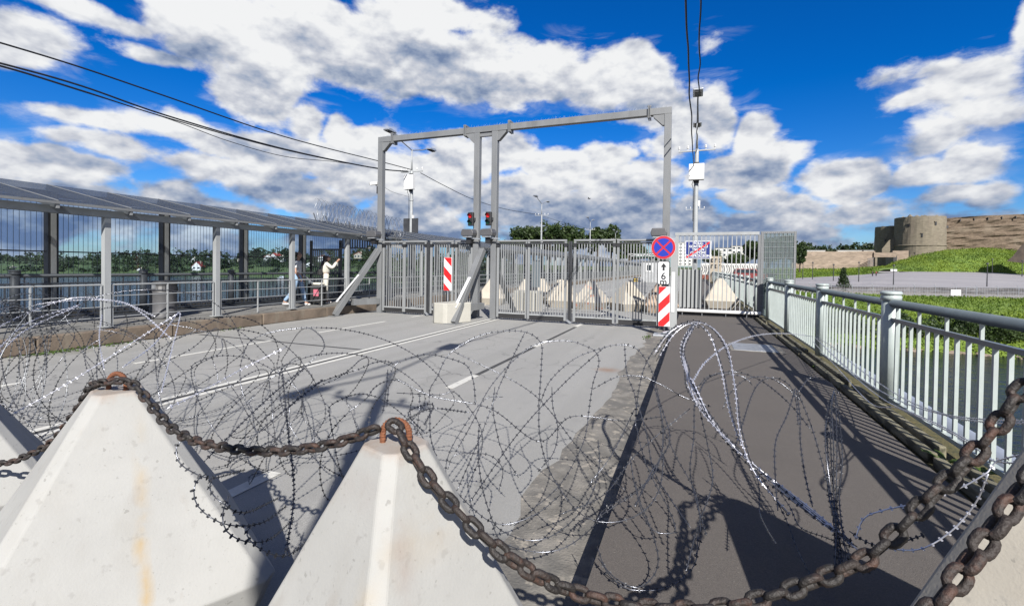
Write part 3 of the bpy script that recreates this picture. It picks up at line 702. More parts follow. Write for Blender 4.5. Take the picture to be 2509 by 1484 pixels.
railing('bridge_railing', 'pale blue grey steel railing with capped round posts along the right footway', 2.12, RP, .2, 1.48, 1, 0, MT['rail'], MT['railtop'], [6.63+3.135*k for k in range(4, 50)])
LP = [5.69+2.6*k for k in range(-2, 6)]
railing('river_railing', 'grey green railing with round posts at the river side of the left footway', -14.0, LP, .345, 1.48, 1, 0, MT['steel'], MT['steel'], [5.69+2.6*k for k in range(6, 60)], .16, 18)

# ------------------------------------------------------------------ gantry over the road
GY = 14.0
gt = thing('gate_gantry', 'tall grey steel portal frame spanning both gateways over the road', 'gantry', (-6.3, GY, 0))
PXs = [-10.50, -6.70, -6.07, -.77]; ZB = 6.06
for x in PXs:
    o = MB().box(x-.095, x+.095, GY-.095, GY+.095, 0, ZB).build('post', MT['steel'], gt, bevel=.008)
    MB().box(x-.16, x+.16, GY-.16, GY+.16, 0, .02).build('base_plate', MT['steel'], o)
MB().box(-10.595, -.675, GY-.094, GY+.094, ZB, ZB+.19).build('beam', MT['steel'], gt, bevel=.008)
MB().box(-6.605, -6.165, GY-.05, GY+.05, ZB-.13, ZB-.005).build('tie_beam', MT['steel'], gt)
for x, s in ((-10.405, 1), (-6.795, -1), (-5.975, 1), (-.865, -1)):
    MB().prism([(0, 0), (s*.30, 0), (s*.30, -.05), (s*.05, -.30), (0, -.30)], (0, 1, 0), .16, (x, GY-.08, ZB-.003)).build('gusset', MT['steel'], gt)
for x in (-9.98, -7.12, -5.55, -1.28):
    o = MB().box(x-.035, x-.012, GY-.16, GY+.16, ZB-.09, ZB+.28).box(x+.012, x+.035, GY-.16, GY+.16, ZB-.09, ZB+.28).build('splice_plate', MT['steel'], gt)
    mb = MB()
    for zz in (-.06, .25): mb.tube([(x-.06, GY-.12, ZB+zz), (x+.06, GY-.12, ZB+zz)], .014, 6)
    mb.build('bolt', MT['galv_d'], o)
mb = MB(); random.seed(2)
for x in np.arange(-10.5, -.7, .045):
    a = random.uniform(-.03, .03); mb.tube([(x, GY+random.choice((-.07, 0, .07)), ZB+.19), (x+a, GY+random.uniform(-.1, .1), ZB+.19+random.uniform(.05, .10))], [.003, .0012], 3)
o = mb.build('bird_spike', MT['galv'], gt); o['kind'] = 'stuff'
def cctv(loc, label, d=-1):
    t = thing('security_camera', label, 'camera', loc); x, y, z = loc
    MB().bar((x, y, z), (x+d*.12, y-.02, z), .03).build('bracket', MT['white'], t)
    MB().bar((x+d*.02, y-.05, z+.07), (x+d*.30, y-.09, z+.05), .10, .10).build('housing', MT['white'], t, bevel=.01)
    MB().bar((x+d*.302, y-.09, z+.05), (x+d*.315, y-.092, z+.049), .085, .085).build('lens', MT['black'], t)
    MB().box(x-.05, x+.0, y-.06, y-.0, z-.30, z-.04).build('junction_box', MT['black'], t)
cctv((-10.60, GY-.02, 4.55), 'small white security camera on the leftmost gantry post')
def traffic_light(x, label):
    z0 = 2.98; t = thing('traffic_light', label, 'traffic light', (x, GY-.2, z0))
    hs = MB().box(x-.09, x+.09, GY-.30, GY-.18, z0+.03, z0+.47).build('housing', MT['black'], t, bevel=.015)
    MB().box(x+.06, x+.10, GY-.18, GY-.09, z0+.2, z0+.3).build('bracket', MT['steel_d'], t)
    for zz, m, nm in ((.355, 'redlamp', 'lit_red_lens'), (.145, 'greenlens', 'green_lens')):
        ln = MB().tube([(x, GY-.298, z0+zz), (x, GY-.312, z0+zz)], .066, 20).build(nm, MT[m], hs)
        mb = MB()
        for k in range(9):
            a0 = math.pi*(k/8); 
            if k < 8:
                a1 = math.pi*((k+1)/8); mb.add([(x+  .078*math.cos(a0), GY-.30, z0+zz+  .078*math.sin(a0)), (x+  .078*math.cos(a1), GY-.30, z0+zz+  .078*math.sin(a1)), (x+  .078*math.cos(a1), GY-.42+.05*(1-math.sin(a1)), z0+zz+  .078*math.sin(a1)-.01), (x+  .078*math.cos(a0), GY-.42+.05*(1-math.sin(a0)), z0+zz+  .078*math.sin(a0)-.01)], [(0, 1, 2, 3)])
        mb.build('visor', MT['black'], hs, fixn=False)
    return t
traffic_light(-6.80, 'traffic light with red lit, on the left one of the paired gantry posts')
traffic_light(-6.17, 'traffic light with red lit, on the right one of the paired gantry posts')
def flood(x, y, z, label):
    t = thing('gate_motor', label, 'gate motor', (x, y, z))
    MB().prism([(-.20, 0), (.20, 0), (.22, .10), (.18, .22), (-.18, .22), (-.22, .10)], (0, 1, 0), .34, (x, y-.17, z)).build('cover', MT['bin'], t, bevel=.02)
    MB().box(x-.16, x+.16, y-.14, y+.14, z-.05, z).build('gearbox', MT['galv_d'], t)
    MB().bar((x, y, z-.07), (x+.42, y, z-.09), .05, .03).build('drive_arm', MT['galv'], t)
    MB().box(x-.08, x+.08, y-.05, y+.2, z-.24, z-.05).build('mounting', MT['black'], t)
flood(-10.62, GY-.25, 2.68, 'black gate motor box beside the leftmost gantry post')
flood(-6.86, GY-.25, 2.68, 'black gate motor box under the left red traffic light')
flood(-6.18, GY-.25, 2.68, 'black gate motor box under the right red traffic light')
flood(-.95, GY-.15, 2.62, 'black gate motor box at the foot end of the rightmost gantry post')

# ------------------------------------------------------------------ barred folding gate leaves
def leaf(x0, x1, n, yo, label, group):
    t = thing('gate_leaf', label, 'gate', ((x0+x1)/2, GY, .05), group)
    y = GY+yo; zt = 2.50
    MB().tube([(x0, y, zt+.02), (x1, y, zt+.02)], .035, 10).build('top_rail', MT['steel_m'], t)
    MB().box(x0+.03, x1-.03, y-.03, y+.03, zt-.075, zt-.035).build('upper_rail', MT['steel_d'], t)
    for x in (x0+.035, x1-.035):
        s = MB().box(x-.035, x+.035, y-.035, y+.035, .08, zt-.01).build('stile', MT['steel_m'], t, bevel=.004)
        MB().box(x-.05, x+.05, y-.06, y+.06, zt-.16, zt-.06).build('hinge', MT['black'], s)
    MB().box(x0+.07, x1-.07, y-.03, y+.03, .20, .24).build('bottom_rail', MT['steel_l'], t)
    MB().box(x0+.02, x1-.02, y-.012, y+.012, .055, .198).build('kick_strip', MT['rubber'], t)
    bm_ = MB().box(-.0135, .0135, -.016, .016, .24, zt-.075).mesh('bar', MT['steel_m'])
    for k in range(n):
        x = x0+.07+(x1-x0-.14)*(k+1)/(n+1); inst('bar', bm_, t, (x, y, 0))
gl = 'folding leaves of the two barred road gates'
leaf(-10.38, -9.47, 7, -.02, 'first barred gate leaf counted from the leftmost gantry post', gl)
leaf(-9.44, -8.53, 7, -.10, 'second barred gate leaf counted from the leftmost gantry post', gl)
leaf(-8.38, -7.50, 7, -.10, 'barred gate leaf right behind the striped panel on the pale block', gl)
leaf(-7.47, -6.82, 6, -.02, 'barred gate leaf behind the leaning middle brace', gl)
leaf(-5.95, -4.90, 11, -.02, 'first barred gate leaf right of the paired gantry posts', gl)
leaf(-4.87, -3.62, 12, -.10, 'second barred gate leaf right of the paired gantry posts', gl)
leaf(-3.40, -2.16, 12, -.10, 'third barred gate leaf right of the paired gantry posts', gl)
leaf(-2.13, -.92, 12, -.02, 'barred gate leaf partly hidden by the round no stopping sign', gl)
for x, lb in ((-8.455, 'dark double closing post between the two halves of the narrow left gate'), (-3.51, 'dark double closing post in the middle of the wide right gate')):
    t = thing('closing_post', lb, 'gate post', (x, GY-.1, 0))
    MB().box(x-.052, x-.012, GY-.15, GY-.05, .08, 2.5).build('post_half', MT['steel_d'], t); MB().box(x+.012, x+.052, GY-.15, GY-.05, .08, 2.5).build('post_half', MT['steel_d'], t)
    MB().bar((x-.06, GY-.2, .12), (x+.08, GY-.24, .03), .05).build('drop_bolt', MT['galv'], t)
# leaning braces
def brace(x, xt, label):
    t = thing('gantry_brace', label, 'brace', (x, 12.4, 0))
    MB().bar((x, 12.3, .02), (xt, GY-.14, 2.25), .19, .17).build('raking_tube', MT['steel'], t, bevel=.008)
    MB().bar((x+(xt-x)*.35, 12.95, .42), (xt, GY-.1, .42), .16, .20).build('low_tube', MT['steel'], t)
    MB().box(x-.2, x+.2, 12.05, 12.5, .003, .022).build('base_plate', MT['steel'], t)
    MB().bar((x+.02-.03, 12.5-.10, .46), (x+(xt-x)*.55, 13.22-.10, 1.36), .10, .012).build('reflective_strip', MT['signwhite'], t)
brace(-11.05, -10.50, 'leaning grey steel brace at the left kerb end of the gantry')
brace(-6.62, -6.42, 'leaning grey steel brace rising behind the pale concrete block')
# concrete block with the red and white panel
b = thing('concrete_block', 'pale concrete block standing on the road before the gates', 'concrete block', (-6.85, 12.5, 0))
MB().prism([(-7.30, 12.28), (-7.18, 12.14), (-6.86, 12.10), (-6.74, 12.12), (-6.36, 12.95), (-6.80, 13.20), (-7.05, 13.1)], (0, 0, 1), .60, (0, 0, 0), (1, 0, 0), (0, 1, 0)).build('block_body', MT['concrete_w'], b, bevel=.02)
def stripes(t, x0, x1, z0, z1, y, up, first_red, bh):
    w, h = x1-x0, z1-z0
    MB().box(x0, x1, y, y+.012, z0, z1).build('panel', MT['signwhite'], t, bevel=.004)
    sh = w*1.0*(1 if up else -1)
    def clip(poly, zc, keep_low):
        out = []
        for i in range(len(poly)):
            a, c = poly[i], poly[(i+1) % len(poly)]; ia = (a[1] <= zc) == keep_low or a[1] == zc; ic = (c[1] <= zc) == keep_low or c[1] == zc
            if ia: out.append(a)
            if ia != ic and a[1] != c[1]:
                k = (zc-a[1])/(c[1]-a[1]); out.append((a[0]+(c[0]-a[0])*k, zc))
        return out
    z = first_red
    while z < h+w*2:
        poly = [(.006, z), (w-.006, z+sh), (w-.006, z+sh+bh), (.006, z+bh)]
        poly = clip(clip(poly, h-.006, True), .006, False)
        if len(poly) >= 3: MB().prism(poly, (0, 1, 0), .003, (x0, y-.003, z0)).build('red_stripe', MT['red'], t)
        z += 2*bh
p = thing('warning_panel', 'red and white striped panel on a short rod in the pale concrete block', 'warning sign', (-7.0, 12.62, .6))
stripes(p, -7.32+.19, -7.05+.19, .95, 1.96, 12.60, False, -.02, .255)
MB().tube([(-6.995, 12.63, .55), (-6.995, 12.63, 1.3)], .018, 8).build('rod', MT['galv_d'], p)
# sign post on the right
sp = thing('no_stopping_sign', 'round blue no stopping sign with red rim and crossed bars', 'road sign', (-.75, 12.58, 2.25))
def disc(r0, r1, a0, a1, y, th, n=40):
    pts = [(r1*math.cos(a0+(a1-a0)*i/n), r1*math.sin(a0+(a1-a0)*i/n)) for i in range(n+1)]
    if r0 > 0: pts += [(r0*math.cos(a1-(a1-a0)*i/n), r0*math.sin(a1-(a1-a0)*i/n)) for i in range(n+1)]
    return pts
mb = MB().prism(disc(0, .297, 0, 2*math.pi, 0, 0, 47)[:-1], (0, 1, 0), .012, (-.75, 12.58, 2.25)); mb.build('sign_plate', MT['signwhite'], sp)
MB().prism(disc(0, .292, 0, 2*math.pi, 0, 0, 47)[:-1], (0, 1, 0), .003, (-.75, 12.577, 2.25)).build('red_face', MT['redring'], sp)
for k in range(4):
    a = math.pi/2*k+math.pi/2; hw = .022
    # quarter sector of blue between the crossed bars
    pts = [(hw*1.414*math.cos(a), hw*1.414*math.sin(a))]; r = .232; da = math.asin(hw/r)
    for i in range(13):
        th = a-math.pi/4+da+(math.pi/2-2*da)*i/12; pts.append((r*math.cos(th), r*math.sin(th)))
    MB().prism(pts, (0, 1, 0), .003, (-.75, 12.574, 2.25)).build('blue_quarter', MT['blue'], sp)
pl = thing('distance_plate', 'white plate with black arrow and 6 m below the round sign', 'road sign', (-.735, 12.58, 1.6))
def rrect(x0, x1, z0, z1, r, n=5):
    pts = []
    for cx, cz, a in ((x1-r, z1-r, 0), (x0+r, z1-r, 90), (x0+r, z0+r, 180), (x1-r, z0+r, 270)):
        for i in range(n+1): t = R_(a+90*i/n); pts.append((cx+r*math.cos(t), cz+r*math.sin(t)))
    return pts
MB().prism(rrect(-.15, .15, -.30, .30, .04), (0, 1, 0), .012, (-.735, 12.58, 1.6)).build('plate', MT['ink'], pl)
MB().prism(rrect(-.132, .132, -.282, .282, .03), (0, 1, 0), .003, (-.735, 12.577, 1.6)).build('white_face', MT['signwhite'], pl)
MB().prism([(-.026, .06), (.026, .06), (.026, .15), (.075, .15), (0, .255), (-.075, .15), (-.026, .15)], (0, 1, 0), .003, (-.735, 12.574, 1.6)).build('arrow', MT['ink'], pl)
strip_text('6', .25, MT['ink'], 'numeral', pl, facing(-.735, 12.574, 1.51), 1, .004)
strip_text('m', .23, MT['ink'], 'unit_letter', pl, facing(-.735, 12.574, 1.37), 1, .004)
st = thing('striped_marker', 'red and white striped marker panel below the 6 m plate', 'warning sign', (-.69, 12.58, .74))
stripes(st, -.845, -.565, .235, 1.255, 12.58, True, -.13, .235)
ps = thing('sign_post', 'thin steel pole carrying the no stopping sign on the kerb', 'pole', (-.70, 12.64, 0))
MB().tube([(-.70, 12.63, 0), (-.72, 12.63, 2.5)], .03, 10).build('tube', MT['steel_d'], ps)
MB().box(-.95, -.45, 12.3, 12.75, .003, .05).build('foot', MT['galv'], ps, bevel=.01)
MB().tube([(-.72, 12.35, .1), (-.50, 12.55, .13)], .03, 8).build('foot_bolt', MT['galv'], ps)
gp = thing('gate_end_post', 'pale flat gate end post with a white strip beside the sign', 'gate post', (-.5, 13.4, 0))
MB().box(-.60, -.42, 13.3, 13.5, .0, 2.18).build('post', MT['steel_l'], gp, bevel=.006)
MB().box(-.57, -.485, 13.285, 13.299, .55, 1.62).build('white_strip', MT['signwhite'], gp)
MB().bar((-.50, 13.2, .02), (-.50, 12.75, .02), .25, .03).build('foot', MT['steel_l'], gp)

# ------------------------------------------------------------------ footway gate with screen
FY = 16.4
fg = thing('footway_gate', 'tall barred steel gate closing the right footway with a white bottom pipe', 'gate', (.7, FY, .2))
MB().box(-.62, 1.86, FY-.04, FY+.04, 2.80, 2.90).build('top_rail', MT['steel_l'], fg, bevel=.005)
MB().box(-.60, -.50, FY-.04, FY+.04, .42, 2.797).build('end_stile', MT['steel_l'], fg)
MB().box(1.83, 1.90, FY-.04, FY+.04, .42, 2.797).build('end_stile', MT['steel'], fg)
MB().tube([(-.62, FY-.05, .36), (1.95, FY-.05, .36)], .055, 12).build('bottom_pipe', MT['white'], fg)
bm_ = MB().box(-.013, .013, -.013, .013, .42, 2.80).mesh('bar', MT['steel_l'])
for k in range(18): inst('bar', bm_, fg, (-.44+2.24*k/17.5, FY, 0))
for x in (-.35, .25, .95, 1.55): MB().tube([(x, FY-.05, .31), (x, FY-.05, .205)], .010, 6).build('support_rod', MT['galv_d'], fg)
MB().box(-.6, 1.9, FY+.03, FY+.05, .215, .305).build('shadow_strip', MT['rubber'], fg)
ss = thing('screen_panel', 'scratched clear screen with vertical strips and wire mesh beyond the right railing', 'screen', (2.35, FY, .6))
MB().box(1.905, 1.99, FY-.04, FY+.04, .3, 2.90).build('frame_post', MT['steel'], ss); MB().box(2.80, 2.86, FY-.04, FY+.04, .3, 2.90).build('frame_post', MT['steel'], ss)
MB().box(1.99, 2.80, FY-.035, FY+.035, 2.84, 2.90).build('frame_top', MT['steel'], ss)
MB().box(1.99, 2.80, FY-.03, FY-.02, .5, 2.84).build('clear_sheet', MT['scratched'], ss)
vm = MB().box(-.02, .02, -.01, .01, .5, 2.84).mesh('strip', MT['steel'])
for k in range(7): inst('strip', vm, ss, (2.05+.115*k, FY+.01, 0))
mb = MB()
for z in np.arange(.6, 2.85, .165): mb.box(1.9, 2.86, FY-.046, FY-.042, z, z+.006)
for x in np.arange(1.92, 2.86, .055): mb.box(x, x+.003, FY-.050, FY-.047, .5, 2.88)
mb.build('wire_mesh', MT['galv_d'], ss)
gs = thing('corrugated_sheet', 'grey ribbed sheet panel standing against the footway gate bars', 'sheet panel', (-.1, FY+.1, .4))
rb = MB().box(-.045, .045, -.012, .012, .45, 1.70).mesh('rib', MT['steel_l'])
MB().box(-.46, .24, FY+.105, FY+.115, .45, 1.68).build('backing', MT['steel_d'], gs)
for k in range(6): inst('rib', rb, gs, (-.39+.112*k, FY+.09, 0))
# ------------------------------------------------------------------ covered walkway on the left
cv = thing('walkway_canopy', 'long mono pitch canopy of grey sheets on pale posts over the left footway', 'canopy', (-12.6, 8, .345))
EZ, RZ, EX, RX = 2.78, 3.44, -11.02, -14.12
pm = MB().box(-.06, .06, -.055, .055, 0, 2.40).mesh('front_post', MT['steel_l']); fm = MB().box(-.11, .11, -.11, .11, 0, .02).mesh('base_plate', MT['steel_l'])
for k in range(-2, 58):
    y = 6.0+2.4*k; p = inst('front_post', pm, cv, (-11.32, y, .345)); c = bpy.data.objects.new('base_plate', fm); COL.objects.link(c); c.parent = p
cm = MB().box(-.09, .11, -.05, .05, 0, 2.98).mesh('rear_column', M('column_grey', (.66, .65, .60), .5, 0, .1)); ce = MB().box(-.10, .09, -.100, -.052, 0, 2.97).box(-.10, .09, .052, .100, 0, 2.97).mesh('edge_strip', MT['steel_d'])  # face's lit look is put into its paler colour; dark strips flank it
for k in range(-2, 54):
    p = inst('rear_column', cm, cv, (-14.28, 6.45+2.56*k, .345)); c = bpy.data.objects.new('edge_strip', ce); COL.objects.link(c); c.parent = p
MB().box(-11.40, -11.24, .8, 145, 2.60, 2.74).build('eave_beam', M('beam_grey', (.24, .255, .265), .45), cv)
MB().box(-14.30, -14.18, .8, 145, 3.20, 3.34).build('ridge_beam', MT['steel'], cv)
slope = math.atan2(RZ-EZ, EX-RX); 
pl_ = MB().add([(EX, -.59, EZ+.02), (EX, .59, EZ+.02), (RX, .59, RZ+.02), (RX, -.59, RZ+.02), (EX, -.59, EZ+.032), (EX, .59, EZ+.032), (RX, .59, RZ+.032), (RX, -.59, RZ+.032)], [(0,3,2,1),(4,5,6,7),(0,1,5,4),(1,2,6,5),(2,3,7,6),(3,0,4,7)]).mesh('roof_panel', MT['roofpanel'])
rm = MB().bar((EX, 0, EZ-.05), (RX, 0, RZ-.05), .05, .12).mesh('rafter', MT['steel_l'])
sm = MB().bar((EX, 0, EZ+.03), (RX, 0, RZ+.03), .022, .025).mesh('glazing_bar', MT['steel'])
for k in range(-3, 117):
    y = 5.08+1.22*k+.61
    if y > 145: break
    inst('roof_panel', pl_, cv, (0, y, 0)); inst('glazing_bar', sm, cv, (0, y-.61, 0)); inst('rafter', rm, cv, (0, y-.61, 0))
MB().box(EX-.02, EX+.02, .8, 145, EZ-.03, EZ+.018).build('gutter_edge', MT['steel'], cv)
# screen of clear sheets with vertical wires behind
sc = thing('wire_screen', 'clear river side screen with fine vertical wires between dark columns', 'screen', (-14.34, 8, .345))
for k in range(-3, 12):
    y0 = 6.45+2.56*k+.14; MB().box(-14.352, -14.340, y0, y0+2.28, .5, 3.1).build('clear_sheet', MT['screen'], sc)
wm = MB().box(-.003, .003, -.0035, .0035, .36, 3.2).mesh('wire', M('screen_wire', (.06, .07, .09), .5)); far = MB()
for k in range(0, 260):
    y = 1.0+.10*k
    if k < 190: inst('wire', wm, sc, (-14.325, y, 0))
for y in np.arange(20, 60, .2): far.box(-14.33, -14.324, y-.0035, y+.0035, .36, 3.2)
o = far.build('far_wire', MT['steel_d'], sc); o['kind'] = 'stuff'
for z in (.42, 1.9, 3.15): MB().box(-14.338, -14.318, 1, 145, z, z+.03).build('wire_rail', MT['steel_d'], sc)
MB().box(-14.75, -14.15, -4, 145, .345, .46).build('upstand', MT['kerbtop'], sc)
# rail between footway and road
fr = thing('footway_rail', 'pale four bar guard rail between the left footway and the road', 'railing', (-11.3, 8, .345))
upm = MB().box(-.015, .015, -.012, .012, 0, .88).mesh('upright', MT['steel_l'])
for k in range(-2, 58):
    a, b = 6.0+2.4*k+.10, 6.0+2.4*(k+1)-.10
    if a < 12.9 and b > 12.9: b = 13.1
    MB().tube([(-11.30, a, 1.215), (-11.30, b, 1.215)], .018, 8).build('top_bar', MT['steel_l'], fr)
    if b < 20:
        for z in (.98, .76, .54): MB().tube([(-11.30, a, z), (-11.30, b, z)], .011, 6).build('bar', MT['steel_l'], fr)
    else:
        mb = MB()
        for z in (.98, .76, .54): mb.box(-11.31, -11.29, a, b, z-.01, z+.01)
        mb.build('bar', MT['steel_l'], fr)
    for y in (a, (a+b)/2, b): inst('upright', upm, fr, (-11.30, y, .345))
# barred security partition across the covered walkway
pt = thing('walkway_gate', 'dark barred gate standing across the covered walkway behind the woman', 'gate', (-12.7, 14.4, .345))
PY = 14.35
for x in (-14.05, -12.62): MB().box(x-.04, x+.04, PY-.04, PY+.04, .345, 2.62).build('stile', MT['steel_d'], pt)
MB().box(-14.0, -12.66, PY-.03, PY+.03, 2.24, 2.30).build('top_rail', MT['steel_d'], pt)
bb = MB().box(-.013, .013, -.013, .013, .42, 2.24).mesh('bar', M('bar_grey', (.16, .165, .16), .5))
for k in range(14): inst('bar', bb, pt, (-13.93+1.24*k/13.2, PY, 0))
MB().box(-14.0, -12.66, PY-.03, PY+.03, .38, .42).build('bottom_rail', MT['steel_d'], pt)
pt2 = thing('overhead_bars', 'row of short bars hanging under the canopy eave near the gantry', 'bars', (-12, 14.4, 2.4))
MB().box(-12.58, -11.1, PY-.03, PY+.03, 2.30, 2.35).build('rail', MT['steel'], pt2); MB().box(-12.58, -11.1, PY-.03, PY+.03, 2.70, 2.75).build('rail', MT['steel'], pt2)
bb2 = MB().box(-.018, .018, -.015, .015, 2.35, 2.70).mesh('bar', MT['steel_d'])
for k in range(13): inst('bar', bb2, pt2, (-12.5+1.36*k/12, PY, 0))
# litter bin
b = thing('litter_bin', 'tall dark grey litter bin with a slotted black lid on the left footway', 'bin', (-12.0, 7.55, .345))
MB().lathe((-12.0, 7.55, .345), [(.29, 0), (.30, .03), (.27, .10), (.27, .62), (.29, .66)], 28).build('drum', MT['bin'], b, smooth=True)
MB().lathe((-12.0, 7.55, .345), [(.30, .665), (.30, .70), (.28, .78), (.28, .86), (.25, .90)], 28).build('lid', MT['black'], b)
for a in (-.7, -.2): 
    c = math.cos(a-1.1), math.sin(a-1.1); MB().box(-12.0+c[0]*.285-.06, -12.0+c[0]*.285+.05, 7.55+c[1]*.285-.02, 7.55+c[1]*.285+.02, 1.06, 1.16).build('slot', MT['galv_d'], b)
# razor coil above the canopy roof, on forked arms
rc = thing('roof_razor_coil', 'razor wire coil carried on forked arms above the canopy roof', 'razor wire', (-12.6, 14.5, 3.3))
pa, pb = Vector((-14.0, 13.9, 3.95)), Vector((-11.2, 14.9, 3.40))
pa, pb = Vector(WX(775, 512, -13.6)), Vector(WX(985, 562, -10.9))
pts = []; n = 42
for i in range(n*26+1):
    th = 2*math.pi*i/26; t = i/(n*26); c = pa.lerp(pb, t); ax = (pb-pa).normalized(); u = Vector((0, 0, 1)); s = ax.cross(u).normalized()
    rr = .40*(1+.06*math.sin(th*.37)); pts.append(c+ax*.10*math.sin(th*1.5)+u*rr*math.sin(th)+s*rr*math.cos(th))
MB().tube(pts, .0055, 4, cap=False).build('wire', MT['galv_d'], rc, fixn=False)
for k in range(8):
    c = pa.lerp(pb, (k+.2)/7.6); base = c-Vector((0, 0, .72))
    f = MB().bar(base, c+Vector((.15, -.42, -.18)), .03).bar(base, c+Vector((-.15, .42, -.18)), .03).build('forked_arm', MT['galv_d'], rc)
MB().bar(pa-Vector((.1, 0, .74)), pb-Vector((-.1, 0, .74)), .10, .12).build('carrier_beam', MT['steel'], rc)
# ------------------------------------------------------------------ utility poles with lamps
def pole(x, y, label, box=None, dark=None, zc=6.4, lamps=True, r=.095, cat='street lamp', arms=(2.0, 2.0), zj=7.55):
    t = thing('lamp_pole', label, cat, (x, y, .2), 'lamp poles along the bridge')
    MB().tube([(x, y, .0), (x, y, 3.2), (x, y, zc-.1), (x, y, zc+.05)], [r*1.15, r, r*.85, r*.8], 14).build('mast', MT['pole'], t, smooth=True)
    MB().tube([(x, y, zc), (x, y, zj)], [.05, .035], 10).build('upper_mast', MT['pole'], t, smooth=True)
    for z in (2.55, 5.2): MB().tube([(x, y, z), (x, y, z+.06)], r*1.2, 14).build('collar', MT['pole'], t)
    ca = MB().box(x-.68, x+.68, y-.03, y+.03, zc-.03, zc+.02).build('crossarm', MT['pole'], t)
    im = MB().lathe((0, 0, 0), [(.012, 0), (.012, .06), (.035, .065), (.045, .10), (.030, .12), (.040, .14), (.028, .18)], 10).mesh('insulator', MT['white'])
    for k in range(5):
        o = bpy.data.objects.new('insulator', im); COL.objects.link(o); o.parent = ca; o.location = (x-.66+.33*k-x, y-y, zc+.02-.2) if False else Vector((x-.66+.33*k, y, zc+.02))-wloc(ca)
    if lamps:
        for s, L in ((-1, arms[0]), (1, arms[1])):
            a = MB().tube([(x, y, zj-.05), (x, y+s*L*.5, zj+.2), (x, y+s*L*.85, zj+.44)], .028, 8).build('lamp_arm', MT['galv_d'], t)
            y0, y1 = y+s*L*.8, y+s*(L+.32); zz = zj+.45
            MB().prism([(y0, -.05), (y0+s*.12, .05), (y1-s*.12, .09), (y1, .02), (y1-s*.02, -.04)], (1, 0, 0), .34, (x-.17, 0, zz), (0, 1, 0), (0, 0, 1)).build('lamp_head', MT['galv'], a, bevel=.02)
            MB().box(x-.10, x+.10, min(y0+s*.12, y1-s*.06), max(y0+s*.12, y1-s*.06), zz-.075, zz-.045).build('lamp_glass', MT['bin'], a)
    if box:
        bz, bh = box; MB().box(x-.28, x+.28, y-.34, y-.09, bz, bz+bh).build('cabinet', MT['white'], t, bevel=.012)
        MB().box(x-.10, x+.10, y-.10, y-.05, bz-.1, bz+bh+.1).build('cabinet_bracket', MT['black'], t)
        for z in (.12, .36): MB().box(x-.25, x-.23, y-.347, y-.341, bz+z, bz+z+.05).build('lock', MT['steel_d'], t)
        MB().tube(dens([(x-.1, y-.2, bz), (x-.16, y-.16, bz-.18), (x-.11, y-.1, bz-.3), (x-.10, y-.1, bz-1.6)], .1), .012, 6).build('cable', MT['black'], t)
    if dark:
        dz, dh = dark; MB().box(x-.46, x+.46, y-.06, y-.02, dz, dz+dh).build('dark_panel', MT['steel_d'], t)
    MB().box(x+.08, x+.16, y-.05, y+.05, 4.2, 4.42).build('small_camera', MT['white'], t)
    return t
pole(0.0, 20.0, 'lamp pole with white cabinet rising behind the right footway gate', box=(5.2, .62))
pole(-.05, 39.5, 'distant pole with crossarm seen just behind the white cabinet pole', lamps=False)
pole(.95, -3.1, 'lamp pole behind the viewer whose shadow crosses the road')
XC = -14.38
pole(XC, 21.8, 'lamp pole with white cabinet and dark panel rising behind the canopy roof', box=(5.78, .78), dark=(3.45, .8), zc=6.78, zj=7.98)
pole(XC, 45.0, 'thin lamp pole seen through the tall gantry opening', r=.085, zc=6.9, zj=8.1)
pole(XC, 68.5, 'farther thin lamp pole before the round green trees', r=.085, zc=7.3, zj=8.5)
pole(XC, 92, 'farthest lamp pole beyond the gate near the green sign', r=.085, zc=7.3, zj=8.5)
# ------------------------------------------------------------------ cables
def cable(pts, r, label, name='cable', twist=True, group=None):
    P = dens(pts, .25); t = tag(MB().tube(P, r, 5, cap=False).build(name, MT['ink'], fixn=False), label, 'cable', group)
    return t
def span(a, b, sag, n=12, wob=0.0, seed=0):
    a = np.array(a); b = np.array(b); r = random.Random(seed); out = []
    for i in range(n+1):
        u = i/n; p = a+(b-a)*u; p[2] -= sag*4*u*(1-u); p = p+np.array([r.uniform(-wob, wob), 0, r.uniform(-wob, wob)]); out.append(p)
    return out
cable(span((.0, 20, 6.35), (.05, -3.2, 6.9), .22, 30, .02, 1), .016, 'black twisted cable running overhead up from the white cabinet pole, right hand strand')
cable([(-.10, 19.9, 5.75)]+span((-.12, 19.5, 5.72), (-.28, -3.2, 6.6), .18, 30, .02, 2)[2:], .018, 'black twisted cable hanging overhead left of the white cabinet pole')
for i, (pp, r, lb) in enumerate((
  ([(1008, 416), (940, 398), (700, 336), (400, 234), (200, 166), (0, 105), (-300, 20)], .022, 'uppermost black cable crossing the sky at left towards the lamp pole'),
  ([(1000, 420), (920, 412), (700, 366), (420, 287), (200, 211), (0, 155), (-300, 80)], .024, 'middle black cable of the left bundle crossing the sky'),
  ([(1000, 421), (920, 413), (700, 368), (420, 292), (200, 222), (0, 161), (-300, 90)], .018, 'lower black cable of the left bundle crossing the sky'),
  ([(1000, 423), (830, 398), (700, 384), (560, 346), (420, 294), (200, 224), (0, 163), (-300, 92)], .012, 'thin slack cable drooping below the left bundle'))):
    cable([WX(x, y, XC) for x, y in pp], r, lb)
cable([WX(x, y, XC) for x, y in ((1030, 424), (1090, 456), (1160, 489), (1240, 513), (1325, 527))], .02, 'black cable sagging through the gantry between two lamp poles')
cable([WX(935, 455, -10.5), WX(965, 472, -10.6), WX(1002, 482, XC)], .006, 'thin grey wire from the leftmost gantry post to the lamp pole')
cable([WX(x, y, XC) for x, y in ((1325, 528), (1380, 545), (1446, 562))], .016, 'distant cable between the two far lamp poles')
